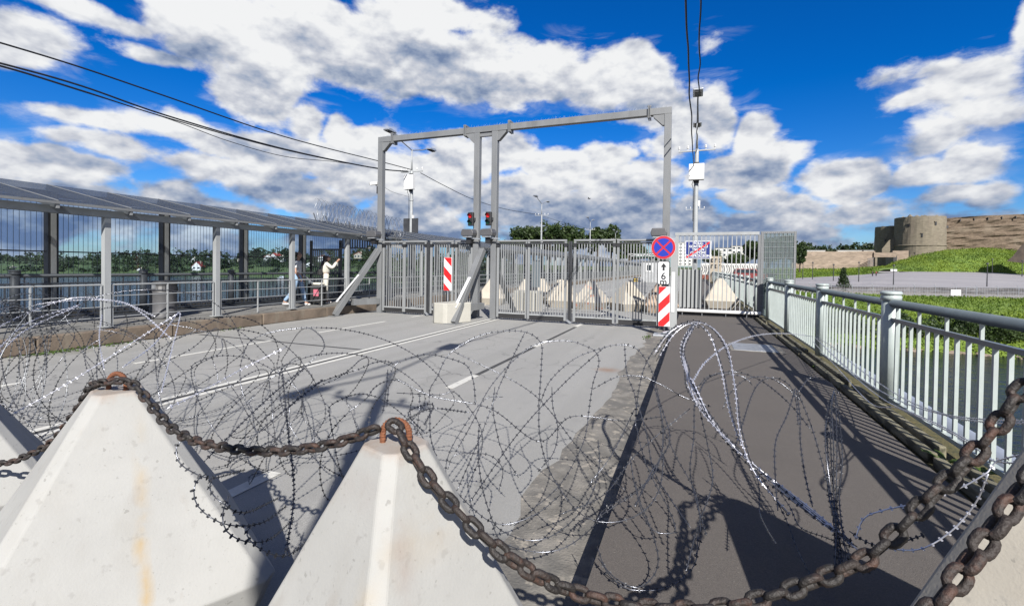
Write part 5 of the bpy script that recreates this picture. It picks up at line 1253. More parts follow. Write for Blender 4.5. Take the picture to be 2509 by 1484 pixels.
razor('razor_wire_strand', [q((950, 905, 3.2), (945, 960, 3.0), (938, 1010, 2.8)), q((965, 925, 3.2), (1060, 970, 3.2), (1200, 1000, 3.2), (1320, 1080, 3.0), (1400, 1020, 3.2), (1530, 1030, 3.2), (1620, 1020, 3.3)),
  q((1110, 860, 3.4), (1300, 960, 3.3), (1420, 1100, 3.0), (1530, 1200, 2.7)), q((1285, 815, 3.5), (1230, 930, 3.2), (1180, 1060, 3.0), (1120, 1200, 2.7)), q((1480, 850, 3.5), (1380, 940, 3.3), (1270, 1060, 3.0), (1150, 1230, 2.6)),
  q((1555, 1000, 3.0), (1500, 1110, 2.8), (1440, 1190, 2.7)), q((1690, 1000, 2.95), (1560, 1110, 2.8), (1480, 1210, 2.6), (1370, 1260, 2.5))], 'straight razor wire strands crossing inside the open loops', 17)
from mathutils import noise as _noise
# ------------------------------------------------------------------ fortress on the right bank
def ring_wall(c, r, z0, z1, n, th, mat, name, t, ragged=0.0, seed=1, taper=0.0):
    rr = random.Random(seed); mb = MB(); V = []; F = []; nz = 9
    tops = [z1+rr.uniform(-ragged, ragged) for _ in range(n)]
    for j in range(nz+1):
        for i in range(n):
            a = 2*math.pi*i/n; f = j/nz; z = z0+(tops[i]-z0)*f; R = r*(1+taper*(1-f))+rr.uniform(-.10, .10); V.append((c[0]+R*math.cos(a), c[1]+R*math.sin(a), z))
    for j in range(nz):
        for i in range(n): F.append((j*n+i, j*n+(i+1) % n, (j+1)*n+(i+1) % n, (j+1)*n+i))
    b = len(V)
    for i in range(n): a = 2*math.pi*i/n; V.append((c[0]+(r-th)*math.cos(a), c[1]+(r-th)*math.sin(a), tops[i]-.05))
    for i in range(n): F.append((nz*n+i, nz*n+(i+1) % n, b+(i+1) % n, b+i))
    for i in range(n): V.append((c[0]+(r-th)*math.cos(2*math.pi*i/n), c[1]+(r-th)*math.sin(2*math.pi*i/n), z1-2))
    for i in range(n): F.append((b+i, b+(i+1) % n, b+n+(i+1) % n, b+n+i))
    F.append(tuple(b+n+i for i in range(n)))
    mb.add(V, F); return mb.build(name, mat, t)
def slit(c, r, ang, z, w, h, t):
    p = Vector((c[0]+r*math.cos(ang), c[1]+r*math.sin(ang), z)); d = Vector((math.cos(ang), math.sin(ang), 0)); s = Vector((-d.y, d.x, 0))
    mb = MB(); a = p+d*.12
    mb.bar(a-d*.3, a+d*.02, w, h); o = mb.build('arrow_slit', MT['black'], t)
    MB().bar(a+Vector((0, 0, h/2+.1))-d*.2, a+Vector((0, 0, h/2+.1))+d*.1, w*1.7, .2).build('lintel', MT['fort'], o); return o
tw = thing('fortress_tower', 'big round limestone tower with ragged broken top above the green slope', 'tower', tuple(W(2251, 610, 194)))
tc_ = W(2251, 610, 194); zt_ = W(2251, 534, 194)[2]; zb_ = 4.0; TR = 8.15
ring_wall(tc_, TR, zb_, zt_, 56, 1.8, MT['fort'], 'drum', tw, .10, 3, .03)
zr_ = W(2251, 600, 186)[2]; MB().lathe((tc_[0], tc_[1], 0), [(TR*1.035, zr_-.2), (TR*1.055, zr_-.1), (TR*1.055, zr_+.15), (TR*1.03, zr_+.3)], 56).build('string_course', MT['fort'], tw)
rk = MB(); rr = random.Random(9)
for k in range(26):
    a = rr.uniform(0, 6.28); R = TR*rr.uniform(.1, .75); rock(rk, (tc_[0]+R*math.cos(a), tc_[1]+R*math.sin(a), zt_-.3), (rr.uniform(1, 2.2), rr.uniform(1, 2.2), rr.uniform(.5, 1.5)), 300+k)
o = rk.build('broken_crown', MT['fort'], tw, fixn=False)
toc = math.atan2(-tc_[1], -tc_[0])
for da, z, w, h in ((-.42, 20.8, .7, 1.1), (.62, 21.2, .6, 1.3), (.10, 16.6, .45, 1.5), (-.15, 9.2, .4, 1.0)): slit(tc_, TR*1.01, toc+da, z, w, h, tw)
t2 = thing('fortress_tower', 'smaller shaded round tower half hidden behind the big tower', 'tower', tuple(W(2183, 610, 207)))
tc2 = W(2183, 610, 207); zt2 = W(2183, 556, 207)[2]
ring_wall(tc2, 5.9, 3, zt2, 44, 1.5, MT['fort'], 'drum', t2, .08, 5, .03)
toc2 = math.atan2(-tc2[1], -tc2[0])
for da, z in ((-.35, 15.5), (.3, 13.5)): slit(tc2, 6.0, toc2+da, z, .5, 1.1, t2)
def wall_poly(name, label, pts, thick, mat, parts=None, nx=24, ragged=.2, seed=1, nz=6, step=2.0, rough=.25):
    """upright wall between plan points; pts = list of (plan xyz bottom, top z)"""
    t = thing(name, label, 'wall', tuple(pts[0][0])); rr = random.Random(seed); mb = MB(); V = []; F = []; cols = []
    for (a, za), (b, zb) in zip(pts, pts[1:]):
        k = max(2, int(np.linalg.norm(np.array(b)-np.array(a))/step))
        for i in range(k): u = i/k; cols.append((np.array(a)*(1-u)+np.array(b)*u, za*(1-u)+zb*u))
    cols.append((np.array(pts[-1][0]), pts[-1][1]))
    for c, z in cols:
        zt = z+rr.uniform(-ragged, ragged)
        for j in range(nz+1):
            zz = c[2]+(zt-c[2])*j/nz; dy = rough*(1.6*_noise.noise(Vector((c[0]*.16, seed, zz*.95)))+.8*_noise.noise(Vector((c[0]*.5, seed+9, zz*2.2)))); V.append((c[0]+rr.uniform(-.1, .1), c[1]+dy, zz))
        V.append((c[0], c[1]+thick, zt)); V.append((c[0], c[1]+thick, c[2]))
    m = nz+3
    for i in range(len(cols)-1):
        for j in range(m-1): F.append((i*m+j, (i+1)*m+j, (i+1)*m+j+1, i*m+j+1))
    for i in (0, len(cols)-1): F.append(tuple(i*m+j for j in range(m)))
    mb.add(V, F); mb.build('wall_body', mat, t); return t
def low(x, y, d, z): p = W(x, y, d); p[2] = z; return p
ct = wall_poly('curtain_wall', 'long rough brown fortress wall running right from the big tower', [(low(2292, 600, 192, 5), W(2292, 536, 192)[2]), (low(2400, 600, 187, 6), W(2400, 529, 187)[2]), (low(2508, 600, 183, 7), W(2508, 524, 183)[2]), (low(3200, 600, 170, 7), W(3200, 490, 170)[2])], 3, MT['fortwall'], ragged=.05, seed=4, nz=30, step=1.1, rough=.55)
for k in range(13):
    x = 2318+k*34; d = 191-(x-2292)*.04; p = W(x, interp(x, [(2292, 541), (2400, 534), (2508, 529), (3200, 500)]), d)
    MB().box(p[0]-.10, p[0]+.10, p[1]-.25, p[1]+.4, p[2]-.9, p[2]+.1).build('battlement_gap', MT['black'], ct)
for x, y in ((2371, 548), (2402, 546), (2318, 556)):
    p = W(x, y, 189); MB().box(p[0]-.55, p[0]+.55, p[1]-.3, p[1]+.4, p[2]-.5, p[2]+.5).build('gun_port', MT['black'], ct)
sg = thing('ruined_gable', 'dark shaded ruined wall rising at the far right above the grass', 'wall', tuple(W(2510, 620, 150)))
pts3 = [W(2466, 640, 152), W(2480, 628, 152), W(2500, 603, 152), W(2530, 578, 152), W(2560, 570, 152), W(2560, 650, 152)]
mb = MB(); a = [Vector(p) for p in pts3]; bk = [p+Vector((5, 6, 0)) for p in a]; n = len(a)
mb.add(a+bk, [tuple(range(n)), tuple(range(2*n-1, n-1, -1))]+[(i, i+n, (i+1) % n+n, (i+1) % n) for i in range(n)]); mb.build('wall_body', M('shaded_rubble', (.055, .04, .03), .95, 0, .3, .6, .5, 2), sg)  # the gable's shade is put into this darker stone colour
sg2 = thing('stair_wall', 'sloping stone wall descending between the two round towers', 'wall', tuple(W(2190, 620, 196)))
pts3 = [W(2160, 628, 199), W(2160, 610, 199), W(2176, 590, 198), W(2196, 577, 197), W(2204, 572, 196), W(2204, 628, 196)]
mb = MB(); a = [Vector(p) for p in pts3]; bk = [p+Vector((2, 3, 0)) for p in a]; n = len(a)
mb.add(a+bk, [tuple(range(n)), tuple(range(2*n-1, n-1, -1))]+[(i, i+n, (i+1) % n+n, (i+1) % n) for i in range(n)]); mb.build('wall_body', MT['fort'], sg2)
ow = wall_poly('outer_wall', 'low pale outer wall left of the dark gateway with weathered face', [(low(1940, 650, 187, -1), W(1940, 616, 187)[2]), (low(2060, 650, 187, -1), W(2060, 616, 187)[2]), (low(2143, 650, 186, 0), W(2143, 615, 186)[2])], 2, MT['outerwall'], ragged=.05, seed=6)
ow2 = wall_poly('outer_wall', 'short piece of outer wall between the gateway and the green slope', [(low(2186, 650, 185, 0), W(2186, 614, 185)[2]), (low(2224, 650, 184, 2), W(2224, 614, 184)[2])], 2, MT['outerwall'], ragged=.05, seed=7)
gw = thing('gateway', 'dark gateway opening with slatted wooden wings in the outer wall', 'gateway', tuple(W(2164, 650, 186)))
a, b = W(2140, 627, 185.5), W(2189, 613, 185); MB().box(a[0], b[0], a[1]-.2, a[1]+2.2, W(2164, 627, 170)[2], W(2164, 614.5, 170)[2]).build('lintel', MT['outerwall'], gw)
MB().box(W(2143, 640, 186)[0]-.2, W(2143, 640, 186)[0]+.5, a[1]-.1, a[1]+3.5, 0, W(2143, 627, 186)[2]).build('jamb', MT['fort'], gw)
MB().box(W(2181, 640, 186)[0], W(2186, 640, 186)[0]+.3, a[1]-.1, a[1]+8, 0, W(2164, 627, 186)[2]).build('jamb', MT['black'], gw)
for x0, x1 in ((2121, 2140), (2184, 2191)):
    p0, p1 = W(x0, 655, 184.5), W(x1, 655, 184.5); w = thing('x', None, None); bpy.data.objects.remove(w)
    wing = MB()
    for k in range(8):
        z = 3.4+k*.55; wing = MB().bar((p0[0], p0[1]-1.5, z-(.6 if x0 < 2150 else 0)), (p1[0], p1[1], z), .12, .22).build('slat', MT['stonegrey'], gw)
# retaining wall of the plaza
rw = wall_poly('plaza_wall', 'low grey stone retaining wall along the near edge of the paved plaza', [(low(1935, 710, 97, -2.8), W(1935, 703.5, 97)[2]), (low(2100, 710, 96, -2.8), W(2100, 704, 96)[2]), (low(2300, 710, 95.5, -2.8), W(2300, 704.2, 95.5)[2]), (low(2508, 710, 95.5, -2.8), W(2508, 706, 95.5)[2]), (low(3300, 720, 95, -2.8), W(3300, 718, 95)[2])], 1.0, MT['stonegrey'], ragged=.03, seed=9)
sc_ = thing('river_fence', 'light wire mesh fence with pale posts along the riverside path', 'fence', tuple(W(2200, 725, 84)))
fm_ = MB().tube([(0, 0, 0), (0, 0, 1.65), (-.3, -.1, 2.0)], .045, 6).mesh('fence_post', MT['galv']); P_ = []
for k in range(26):
    x = 1985+k*51; d = 86; p = low(x, 720, d, -2.45); inst('fence_post', fm_, sc_, p); P_.append(p)
for z in (.1, .85, 1.6):
    MB().tube([p+np.array([0, 0, z]) for p in P_], .022, 4).build('fence_wire', MT['galv'], sc_)
mb = MB()
for a, b in zip(P_, P_[1:]):
    for k in range(1, 8): c = a+(b-a)*k/8; mb.bar(c+np.array([0, 0, .1]), c+np.array([0, 0, 1.6]), .012)
o = mb.build('mesh_wire', MT['galv'], sc_); o['kind'] = 'stuff'
nb = thing('notice_board', 'white blank notice board on the riverside mesh fence', 'sign', tuple(W(2341, 718, 85.5)))
p = W(2341, 717, 85.5); MB().box(p[0]-.72, p[0]+.72, p[1]-.05, p[1]+.05, p[2]-.5, p[2]+.55).build('board', MT['signwhite'], nb); 
for s in (-.5, .5): MB().box(p[0]+s-.04, p[0]+s+.04, p[1]+.05, p[1]+.12, p[2]-1.1, p[2]+.5).build('leg', MT['galv'], nb)
gf = thing('fence_gate_frame', 'small steel gate frame in the riverside fence by the notice board', 'gate', tuple(W(2378, 720, 85)))
p = W(2378, 722, 85); MB().tube([p+np.array([-.7, 0, -.6]), p+np.array([-.7, 0, 1.3]), p+np.array([.7, 0, 1.3]), p+np.array([.7, 0, -.6])], .05, 6).build('frame', MT['galv'], gf)
lmps = [(1966, 682, 640, 130, 'black lamp post on the plaza beside the scratched screen'), (1990, 682, 645, 120, 'second black lamp post from the scratched screen on the plaza'), (2041, 686, 650, 115, 'black lamp post on the plaza left of the little fir tree'), (2103, 689, 645, 112, 'black lamp post on the plaza right of the little fir tree'), (2188, 702, 652, 100, 'taller black lamp post at the plaza edge before the gateway'), (2417, 703, 648, 99, 'black lamp post alone on the open part of the plaza'), (2430, 668, 636, 150, 'distant black lamp post at the foot of the green slope'), (2503, 676, 640, 140, 'black lamp post at the far right foot of the green slope')]
for x, y0, y1, d, lb in lmps:
    a, b = W(x, y0, d), W(x, y1, d); t = thing('park_lamp', lb, 'lamp post', a, 'lamp posts on the plaza'); a[2] -= .2
    MB().tube([a, [a[0], a[1], b[2]]], [.11, .06], 6).build('post', MT['steel_d'], t); MB().lathe((a[0], a[1], b[2]), [(.06, 0), (.25, .12), (.22, .3), (.05, .36)], 10).build('lamp_head', MT['steel_d'], t)
ib = thing('information_sign', 'small white information sign at the foot of the green slope', 'sign', tuple(W(2190, 665, 160)))
p = W(2189, 662, 160); MB().box(p[0]-.9, p[0]+.9, p[1]-.05, p[1]+.05, p[2]-.3, p[2]+.35).build('board', MT['signwhite'], ib); MB().box(p[0]+.1, p[0]+.2, p[1]+.05, p[1]+.15, p[2]-1.6, p[2]+.3).build('leg', MT['steel_d'], ib)
# little fir
ft = thing('fir_tree', 'small dark fir tree standing at the corner of the plaza', 'tree', tuple(W(2065, 703, 97)))
base = W(2065, 705, 97); base[2] = -2.4; htop = W(2065, 656, 97)[2]
MB().tube([base, [base[0], base[1], htop-.3]], [.16, .03], 7).build('trunk', MT['bark'], ft); Pf = []
for k in range(420):
    u = random.random()**.8; z = base[2]+.5+(htop-base[2]-.5)*u; r = 1.55*(1-u)*(.75+.25*math.sin(u*40))+.1; a = random.uniform(0, 6.28); e = random.random()**.5
    Pf.append((base[0]+r*e*math.cos(a), base[1]+r*e*math.sin(a), z-.25*e))
Pf = np.repeat(np.array(Pf), 5, 0)+rng.normal(size=(2100, 3))*.13; v, q_ = leaf_quads(Pf, .24, .5, 1.6); np_mesh('crown', v, q_, MT['leaf_d'], ft)
# ------------------------------------------------------------------ trees
def tree(px, ytop, ybase, d, wpx, label, mat='leaf', zb=None, dens_=1.0, group='trees beyond the gate', seed=0, leaf=.5, name='tree'):
    h = hor(px); zt = 1.7+(h-ytop)/1150*d; c = W(px, h, d); zg = zb if zb is not None else 1.7+(h-ybase)/1150*d
    t = thing(name, label, 'tree', (c[0], c[1], zg), group); R = wpx/2/1150*d; H = zt-zg; rr = random.Random(seed)
    MB().tube([(c[0], c[1], zg-.3), (c[0]+.1, c[1], zg+H*.3), (c[0], c[1]+.1, zg+H*.75)], [R*.075, R*.055, R*.02], 7).build('trunk', MT['bark'], t)
    mb = MB()
    for k in range(5):
        a = rr.uniform(0, 6.28); mb.tube([(c[0], c[1], zg+H*.28), (c[0]+math.cos(a)*R*.35, c[1]+math.sin(a)*R*.35, zg+H*.5), (c[0]+math.cos(a)*R*.65, c[1]+math.sin(a)*R*.65, zg+H*.62)], [R*.035, R*.025, R*.01], 5)
    mb.build('limb', MT['bark'], t)
    Ps = []
    for k in range(7):
        a = rr.uniform(0, 6.28); e = rr.uniform(.25, .62); zz = rr.uniform(.42, .80)
        Ps.append(crown_points((c[0]+math.cos(a)*R*e, c[1]+math.sin(a)*R*e, zg+H*zz), (R*.48, R*.48, H*.20), int(26*dens_), 26, R*.16))
    Ps.append(crown_points((c[0], c[1], zg+H*.74), (R*.6, R*.6, H*.25), int(46*dens_), 26, R*.16))
    v, q_ = leaf_quads(np.concatenate(Ps), leaf, .5, 1.1); np_mesh('crown', v, q_, MT[mat], t); return t
for i, a in enumerate(((1288, 556, 640, 118, 95, 'leafy green tree beyond the gate left of the thin lamp pole'), (1345, 547, 640, 112, 120, 'broad leafy green tree beyond the gate right of the paired posts'), (1405, 556, 640, 120, 95, 'leafy green tree left of the gap in the tree row'), (1462, 558, 640, 112, 60, 'leafy green tree right of the gap in the tree row'), (1496, 550, 640, 118, 70, 'round leafy tree at the right end of the tree row'),
  (1540, 590, 645, 150, 70, 'darker tree beyond the barred gate behind the round sign'), (1566, 604, 648, 170, 60, 'low tree beyond the gate nearer the green sign'), (1230, 590, 645, 120, 60, 'small tree at the left end of the tree row'), (1610, 618, 652, 190, 50, 'far dark tree just left of the round sign'))):
    tree(*a, seed=i, leaf=.55)
for i, a in enumerate(((1848, 590, 652, 105, 56, 'dark leafy tree behind the barred footway gate at its right'), (1880, 583, 655, 100, 70, 'leafy tree seen through the scratched clear screen'), (1918, 578, 660, 98, 66, 'leafy tree seen through the right half of the clear screen'), (1958, 590, 664, 104, 46, 'leafy tree just right of the clear screen'), (1800, 622, 655, 170, 70, 'low dark tree between the white apartment blocks'), (1745, 612, 655, 175, 60, 'dark tree right of the blue customs sign'))):
    tree(*a, seed=20+i, mat='leaf', group='trees behind the footway gate', leaf=.45)
# woods on the far bank: one mass, and distinct trees in front
prof = [(-400, 618), (0, 620), (83, 619), (179, 622), (248, 619), (331, 609), (392, 608), (469, 611), (549, 617), (580, 621), (629, 605), (684, 607), (760, 618), (840, 616), (900, 604), (960, 618), (1040, 622), (1120, 610), (1200, 606), (1290, 600)]
Ps = []; rr = random.Random(3)
def fb(x, back, z=None):
    s = G(x, interp(x, shL), WZ-.2); d0 = depth(s)
    return d0+back
for x in np.arange(-380, 1250, 15):
    for back, f0, f1 in ((14, .25, .40), (40, .5, .72), (70, .80, 1.0)):
        xx = x+rr.uniform(-14, 14); d = fb(xx, back+rr.uniform(-8, 8)); h = hor(xx); yt = interp(xx, prof)+rr.uniform(-3, 5); ys = interp(xx, shL); f = rr.uniform(f0, f1)
        ytop = ys-(ys-yt)*f; zt = 1.7+(h-ytop)/1150*d; r = rr.uniform(6, 9.5) if back > 20 else rr.uniform(3.0, 5.5)
        if back == 14 and rr.random() < .35: continue
        c = W(xx, h, d); Ps.append(crown_points((c[0], c[1], zt-r*.8), (r*1.1, r*1.1, r*.85), 24, 12, r*.3))
P = np.concatenate(Ps); v, q_ = leaf_quads(P, 1.9, .5, 1.0); np_mesh('far_wood', v, q_, MT['leaf_d'], kind='stuff')
Ps = []
for x in np.arange(-380, 1200, 17):
    if rr.random() < .4: continue
    xx = x+rr.uniform(-10, 10); d = fb(xx, rr.uniform(5, 12)); s = WZ+rr.uniform(.8, 3.0); c = W(xx, hor(xx), d); Ps.append(crown_points((c[0], c[1], s), (rr.uniform(4, 9), 4, rr.uniform(1.5, 2.6)), 8, 14, 1.6))
v, q_ = leaf_quads(np.concatenate(Ps), 1.3, .5); np_mesh('shore_scrub', v, q_, MT['leaf_m'], kind='stuff')
Ps = []
for x in np.arange(1930, 3300, 9):
    d = 300+rr.uniform(-10, 10); xx = x+rr.uniform(-5, 5); r = rr.uniform(3, 6); zt = 1.7+(hor(xx)-605+rr.uniform(-4, 10))/1150*d
    c = W(xx, hor(xx), d); Ps.append(crown_points((c[0], c[1], zt-r*.7), (r*1.2, r, r*.7), 10, 12, r*.3))
v, q_ = leaf_quads(np.concatenate(Ps), 1.7, .5); np_mesh('distant_treeline', v, q_, MT['leaf_d'], kind='stuff')
for i, (x, yt, d_, w, lb) in enumerate(((420, 628, 22, 26, 'dark round tree on the far shore beside the white cross shaped hut'), (545, 632, 20, 34, 'dark round tree right of the white house with red roof'), (590, 618, 45, 30, 'tall dark tree on the far bank between two canopy posts'), (634, 604, 60, 30, 'tall tree on the far hilltop left of the red roofed houses'), (700, 606, 60, 24, 'pointed tree on the far hilltop behind the man'), (905, 598, 40, 44, 'round crowned tree by the right end of the far hill'), (160, 640, 18, 46, 'pale green bushy tree on the far shore'), (240, 640, 16, 40, 'light green tree on the grassy far shore'))):
    dd = fb(x, d_); tree(x, yt, interp(x, shL)-6, dd, w, lb, mat='leaf_d' if i < 6 else 'leaf_m', group='single trees on the far bank', seed=60+i, leaf=1.1, dens_=.5)
# ------------------------------------------------------------------ houses
def house(px, ybase, d, w, dp, hw, hr, rot, wall, roof, label, wins=2, storeys=2, cat='house', gable=True, name='house', group=None):
    c = W(px, ybase, d); c[2] -= .4; t = thing(name, label, cat, c, group); t.rotation_euler = (0, 0, R_(rot))
    def loc_build(mb, nm, mt, par=t):
        me = mb.mesh(nm, mt); o = bpy.data.objects.new(nm, me); COL.objects.link(o); o.parent = par; return o
    mb = MB().box(-w/2, w/2, -dp/2, dp/2, 0, hw)
    if gable: mb.add([(-w/2, -dp/2, hw), (w/2, -dp/2, hw), (0, -dp/2, hw+hr), (-w/2, dp/2, hw), (w/2, dp/2, hw), (0, dp/2, hw+hr)], [(0, 1, 2), (3, 5, 4)])
    wl = loc_build(mb, 'wall', MT[wall])
    if gable:
        e = .35; mb = MB()
        for s in (-1, 1):
            mb.add([(s*(w/2+e), -dp/2-e, hw-e*hr/(w/2)), (0, -dp/2-e, hw+hr), (0, dp/2+e, hw+hr), (s*(w/2+e), dp/2+e, hw-e*hr/(w/2)), (s*(w/2+e), -dp/2-e, hw-e*hr/(w/2)+.2), (0, -dp/2-e, hw+hr+.2), (0, dp/2+e, hw+hr+.2), (s*(w/2+e), dp/2+e, hw-e*hr/(w/2)+.2)], [(0,1,2,3),(7,6,5,4),(0,4,5,1),(1,5,6,2),(2,6,7,3),(3,7,4,0)])
        r = loc_build(mb, 'roof', MT[roof]); loc_build(MB().box(-.35+w*.2, .35+w*.2, -.3, .3, hw+hr*.3, hw+hr+.7), 'chimney', MT['house_t'], r)
    else: loc_build(MB().box(-w/2-.25, w/2+.25, -dp/2-.25, dp/2+.25, hw, hw+.35), 'roof', MT[roof])
    sh = hw/storeys; ww = w/(wins*2)
    for s in range(storeys):
        for k in range(wins):
            x = -w/2+w*(k+.5)/wins; z = sh*s+sh*.32; o = loc_build(MB().box(x-ww/2-.08, x+ww/2+.08, -dp/2-.06, -dp/2-.005, z-.08, z+sh*.45+.08), 'window', MT['white']); loc_build(MB().box(x-ww/2, x+ww/2, -dp/2-.09, -dp/2-.062, z, z+sh*.45), 'pane', MT['pane'], o)
        for k in range(max(1, wins-1)):
            y = -dp/2+dp*(k+.5)/max(1, wins-1); z = sh*s+sh*.32; o = loc_build(MB().box(w/2+.005, w/2+.06, y-ww/2-.08, y+ww/2+.08, z-.08, z+sh*.45+.08), 'window', MT['white']); loc_build(MB().box(w/2+.062, w/2+.09, y-ww/2, y+ww/2, z, z+sh*.45), 'pane', MT['pane'], o)
    return t
hs = [(487, 668, 18, 6, 8, 5.2, 3.4, 12, 'house_w', 'roof_r', 'white house with steep red roof by the far waterside', 2, 2),
 (475, 642, 48, 4, 6, 3.4, 2.4, 20, 'house_w', 'roof_g', 'small white gable among the dark trees above the red roofed house', 1, 2),
 (655, 637, 50, 8, 8, 4, 2.6, 30, 'house_w', 'roof_r', 'white hillside house with red roof left of the man', 2, 2),
 (676, 633, 58, 7, 8, 4, 2.6, -20, 'house_w', 'roof_r', 'red roofed white house higher on the far hill', 2, 1),
 (690, 640, 46, 6, 7, 4.5, 2.2, 10, 'house_w', 'roof_g', 'white hillside house with grey roof beside the red roofed ones', 2, 2),
 (595, 640, 44, 9, 7, 3, 2, 0, 'house_t', 'roof_g', 'low tan house on the far hill under tall trees', 3, 1),
 (560, 645, 40, 8, 7, 2.8, 1.8, 15, 'house_g', 'roof_g', 'low grey house on the far hill between canopy posts', 3, 1),
 (402, 668, 16, 9, 6, 2.8, 1.7, 5, 'house_g', 'roof_g', 'grey riverside shed near the white lattice hut', 2, 1),
 (345, 666, 14, 5, 5, 3, 1.6, 0, 'house_w', 'roof_g', 'white riverside hut with dark roof on the far shore', 1, 1),
 (758, 655, 40, 8, 8, 4, 2.2, 20, 'house_w', 'roof_g', 'white house on the far bank seen between the man and woman', 2, 1),
 (790, 640, 45, 7, 7, 4.2, 2.6, 0, 'house_w', 'roof_r', 'white house with red roof behind the woman with the phone', 2, 2),
 (825, 650, 35, 6, 7, 3.6, 2.2, 25, 'house_t', 'roof_g', 'tan house on the far bank right of the woman', 2, 1),
 (880, 632, 40, 9, 8, 4, 2.4, 10, 'house_t', 'roof_r', 'tan red roofed house left of the leaning kerb brace', 3, 1),
 (30, 668, 12, 3.5, 3.5, 6, 1, 0, 'house_t', 'roof_g', 'narrow tan water tower hut at the far left shore', 1, 2),
 (48, 662, 20, 9, 6, 3.2, 1.4, 0, 'house_w', 'roof_g', 'long white shed beside the tan hut on the far left shore', 3, 1)]
for x, y, bk, w, dp, hw, hr, rot, wl, rf, lb, wn, stn in hs: k_ = 1.0 if lb.startswith('white house with steep') else .68; house(x, y, fb(x, bk), w*k_, dp*k_, hw*k_, hr*k_, rot+20, wl, rf, lb, wn, stn)
house(1676, 650, 330, 15, 12, 16, 1, 5, 'house_w', 'roof_g', 'tall white apartment block with striped balconies behind the gate end post', 5, 7, 'apartment block', False, 'apartment_block')
house(1772, 640, 300, 10, 10, 8.5, 2, 0, 'house_w', 'roof_g', 'white block right of the blue customs sign', 3, 3, 'apartment block', False, 'apartment_block')
house(1832, 632, 330, 22, 10, 8.5, 2, 0, 'house_w', 'roof_g', 'wide white apartment block above the trees behind the footway gate', 7, 3, 'apartment block', False, 'apartment_block')
for i, (x, w) in enumerate(((1995, 34), (2075, 46), (2130, 30))): house(x, 624, 290, w*.28, 8, 2.9, 1, 0, 'house_w', 'roof_g', ('low white building behind the left end of the outer wall', 'longer low white building behind the middle of the outer wall', 'low white building behind the outer wall near the gateway')[i], 4, 1, 'building', False, 'building')
# boats by the far shore
for i, (x, y, lb) in enumerate(((768, 688, 'white motor boat moored behind the man'), (795, 690, 'white moored boat behind the woman'), (846, 690, 'white moored boat right of the woman'), (690, 684, 'white boat lying on the water left of the man'))):
    c = G(x, y, WZ); t = thing('boat', lb, 'boat', c, 'boats moored at the far shore'); L = 5.5
    MB().prism([(-L/2, .2), (-L/2, .9), (L/2+.6, 1.1), (L/2-.3, 0), (-L/2+.2, 0)], (0, 1, 0), 1.8, (c[0], c[1]-.9, WZ)).build('hull', MT['white'], t)
    MB().prism([(-1.4, .9), (-1.1, 1.9), (.6, 1.9), (1.2, 1.0)], (0, 1, 0), 1.3, (c[0], c[1]-.65, WZ)).build('cabin', MT['white'], t)
    MB().box(c[0]-1.0, c[0]+.6, c[1]-.67, c[1]-.64, WZ+1.25, WZ+1.7).build('window', MT['pane'], t)
# ------------------------------------------------------------------ border post beyond the gate
cs = thing('customs_sign', 'blue customs control zone sign struck through with a red diagonal bar', 'sign', (.10, 19.6, 2.3))
p = W(1710, 612, 18.3); x, y, z = p; hw_, hh_ = .47, .345
MB().box(x-hw_, x+hw_, y, y+.02, z-hh_, z+hh_).build('white_edge', MT['signwhite'], cs); MB().box(x-hw_+.025, x+hw_-.025, y-.004, y, z-hh_+.025, z+hh_-.025).build('blue_face', MT['navy'], cs)
for k, tx in enumerate(('TOLLI-', 'KONTROLLI', 'TSOON', 'CUSTOMS', 'CONTROL ZONE')): strip_text(tx, .125, MT['signwhite'], 'lettering', cs, facing(x+(.0), y-.006, z+.25-.122*k), 1.0, .0045)
MB().prism([(-hw_+.03, -hh_+.03), (-hw_+.08, -hh_+.03), (hw_-.03, hh_-.07), (hw_-.03, hh_-.03), (hw_-.08, hh_-.03), (-hw_+.03, -hh_+.07)], (0, 1, 0), .003, (x, y-.012, z)).build('red_bar', MT['red'], cs)
MB().box(x-.05, x+.05, y+.02, 20-.08, z-.1, z+.1).build('bracket', MT['steel_d'], cs)
gsn = thing('border_canopy', 'green fascia canopy with white lettering over the road far beyond the gate', 'canopy', tuple(W(1580, 640, 120)))
a, b = W(1556, 630, 120), W(1604, 618, 120); zz = [W(1580, 631, 120)[2], W(1580, 620, 120)[2]]
MB().box(a[0], b[0], a[1], a[1]+12, zz[0], zz[1]).build('fascia', M('fascia_green', (.012, .06, .035), .5), gsn); strip_text('ЭСТОНИЯ-РОССИЯ', .85, MT['signwhite'], 'lettering', gsn, facing((a[0]+b[0])/2, a[1]-.02, (zz[0]+zz[1])/2), 1, .02, .01)
for x in (a[0]+.3, b[0]-.3): MB().box(x-.2, x+.2, a[1]+.3, a[1]+.7, 0, zz[0]).build('column', MT['steel'], gsn)
bt = thing('guard_booth', 'pale grey guard booth with a dark square window left of the 6 m plate', 'booth', tuple(G(1590, 690)))
p = W(1596, 676, 60); MB().box(p[0]-1.3, p[0]+1.9, p[1], p[1]+2.4, 0, 2.6).build('wall', M('booth_grey', (.42, .43, .44), .6), bt); w = MB().box(p[0]-.75, p[0]+.15, p[1]-.05, p[1]-.004, 1.3, 2.35).build('window', MT['white'], bt); MB().box(p[0]-.6, p[0], p[1]-.08, p[1]-.052, 1.5, 2.2).build('pane', MT['pane'], w); MB().box(p[0]-1.4, p[0]+2, p[1]-.1, p[1]+2.5, 2.6, 2.72).build('roof', MT['steel'], bt)
pt_ = thing('openwork_slab', 'tan upright slab with dark openwork letters behind the footway gate', 'slab', tuple(W(1752, 655, 60)))
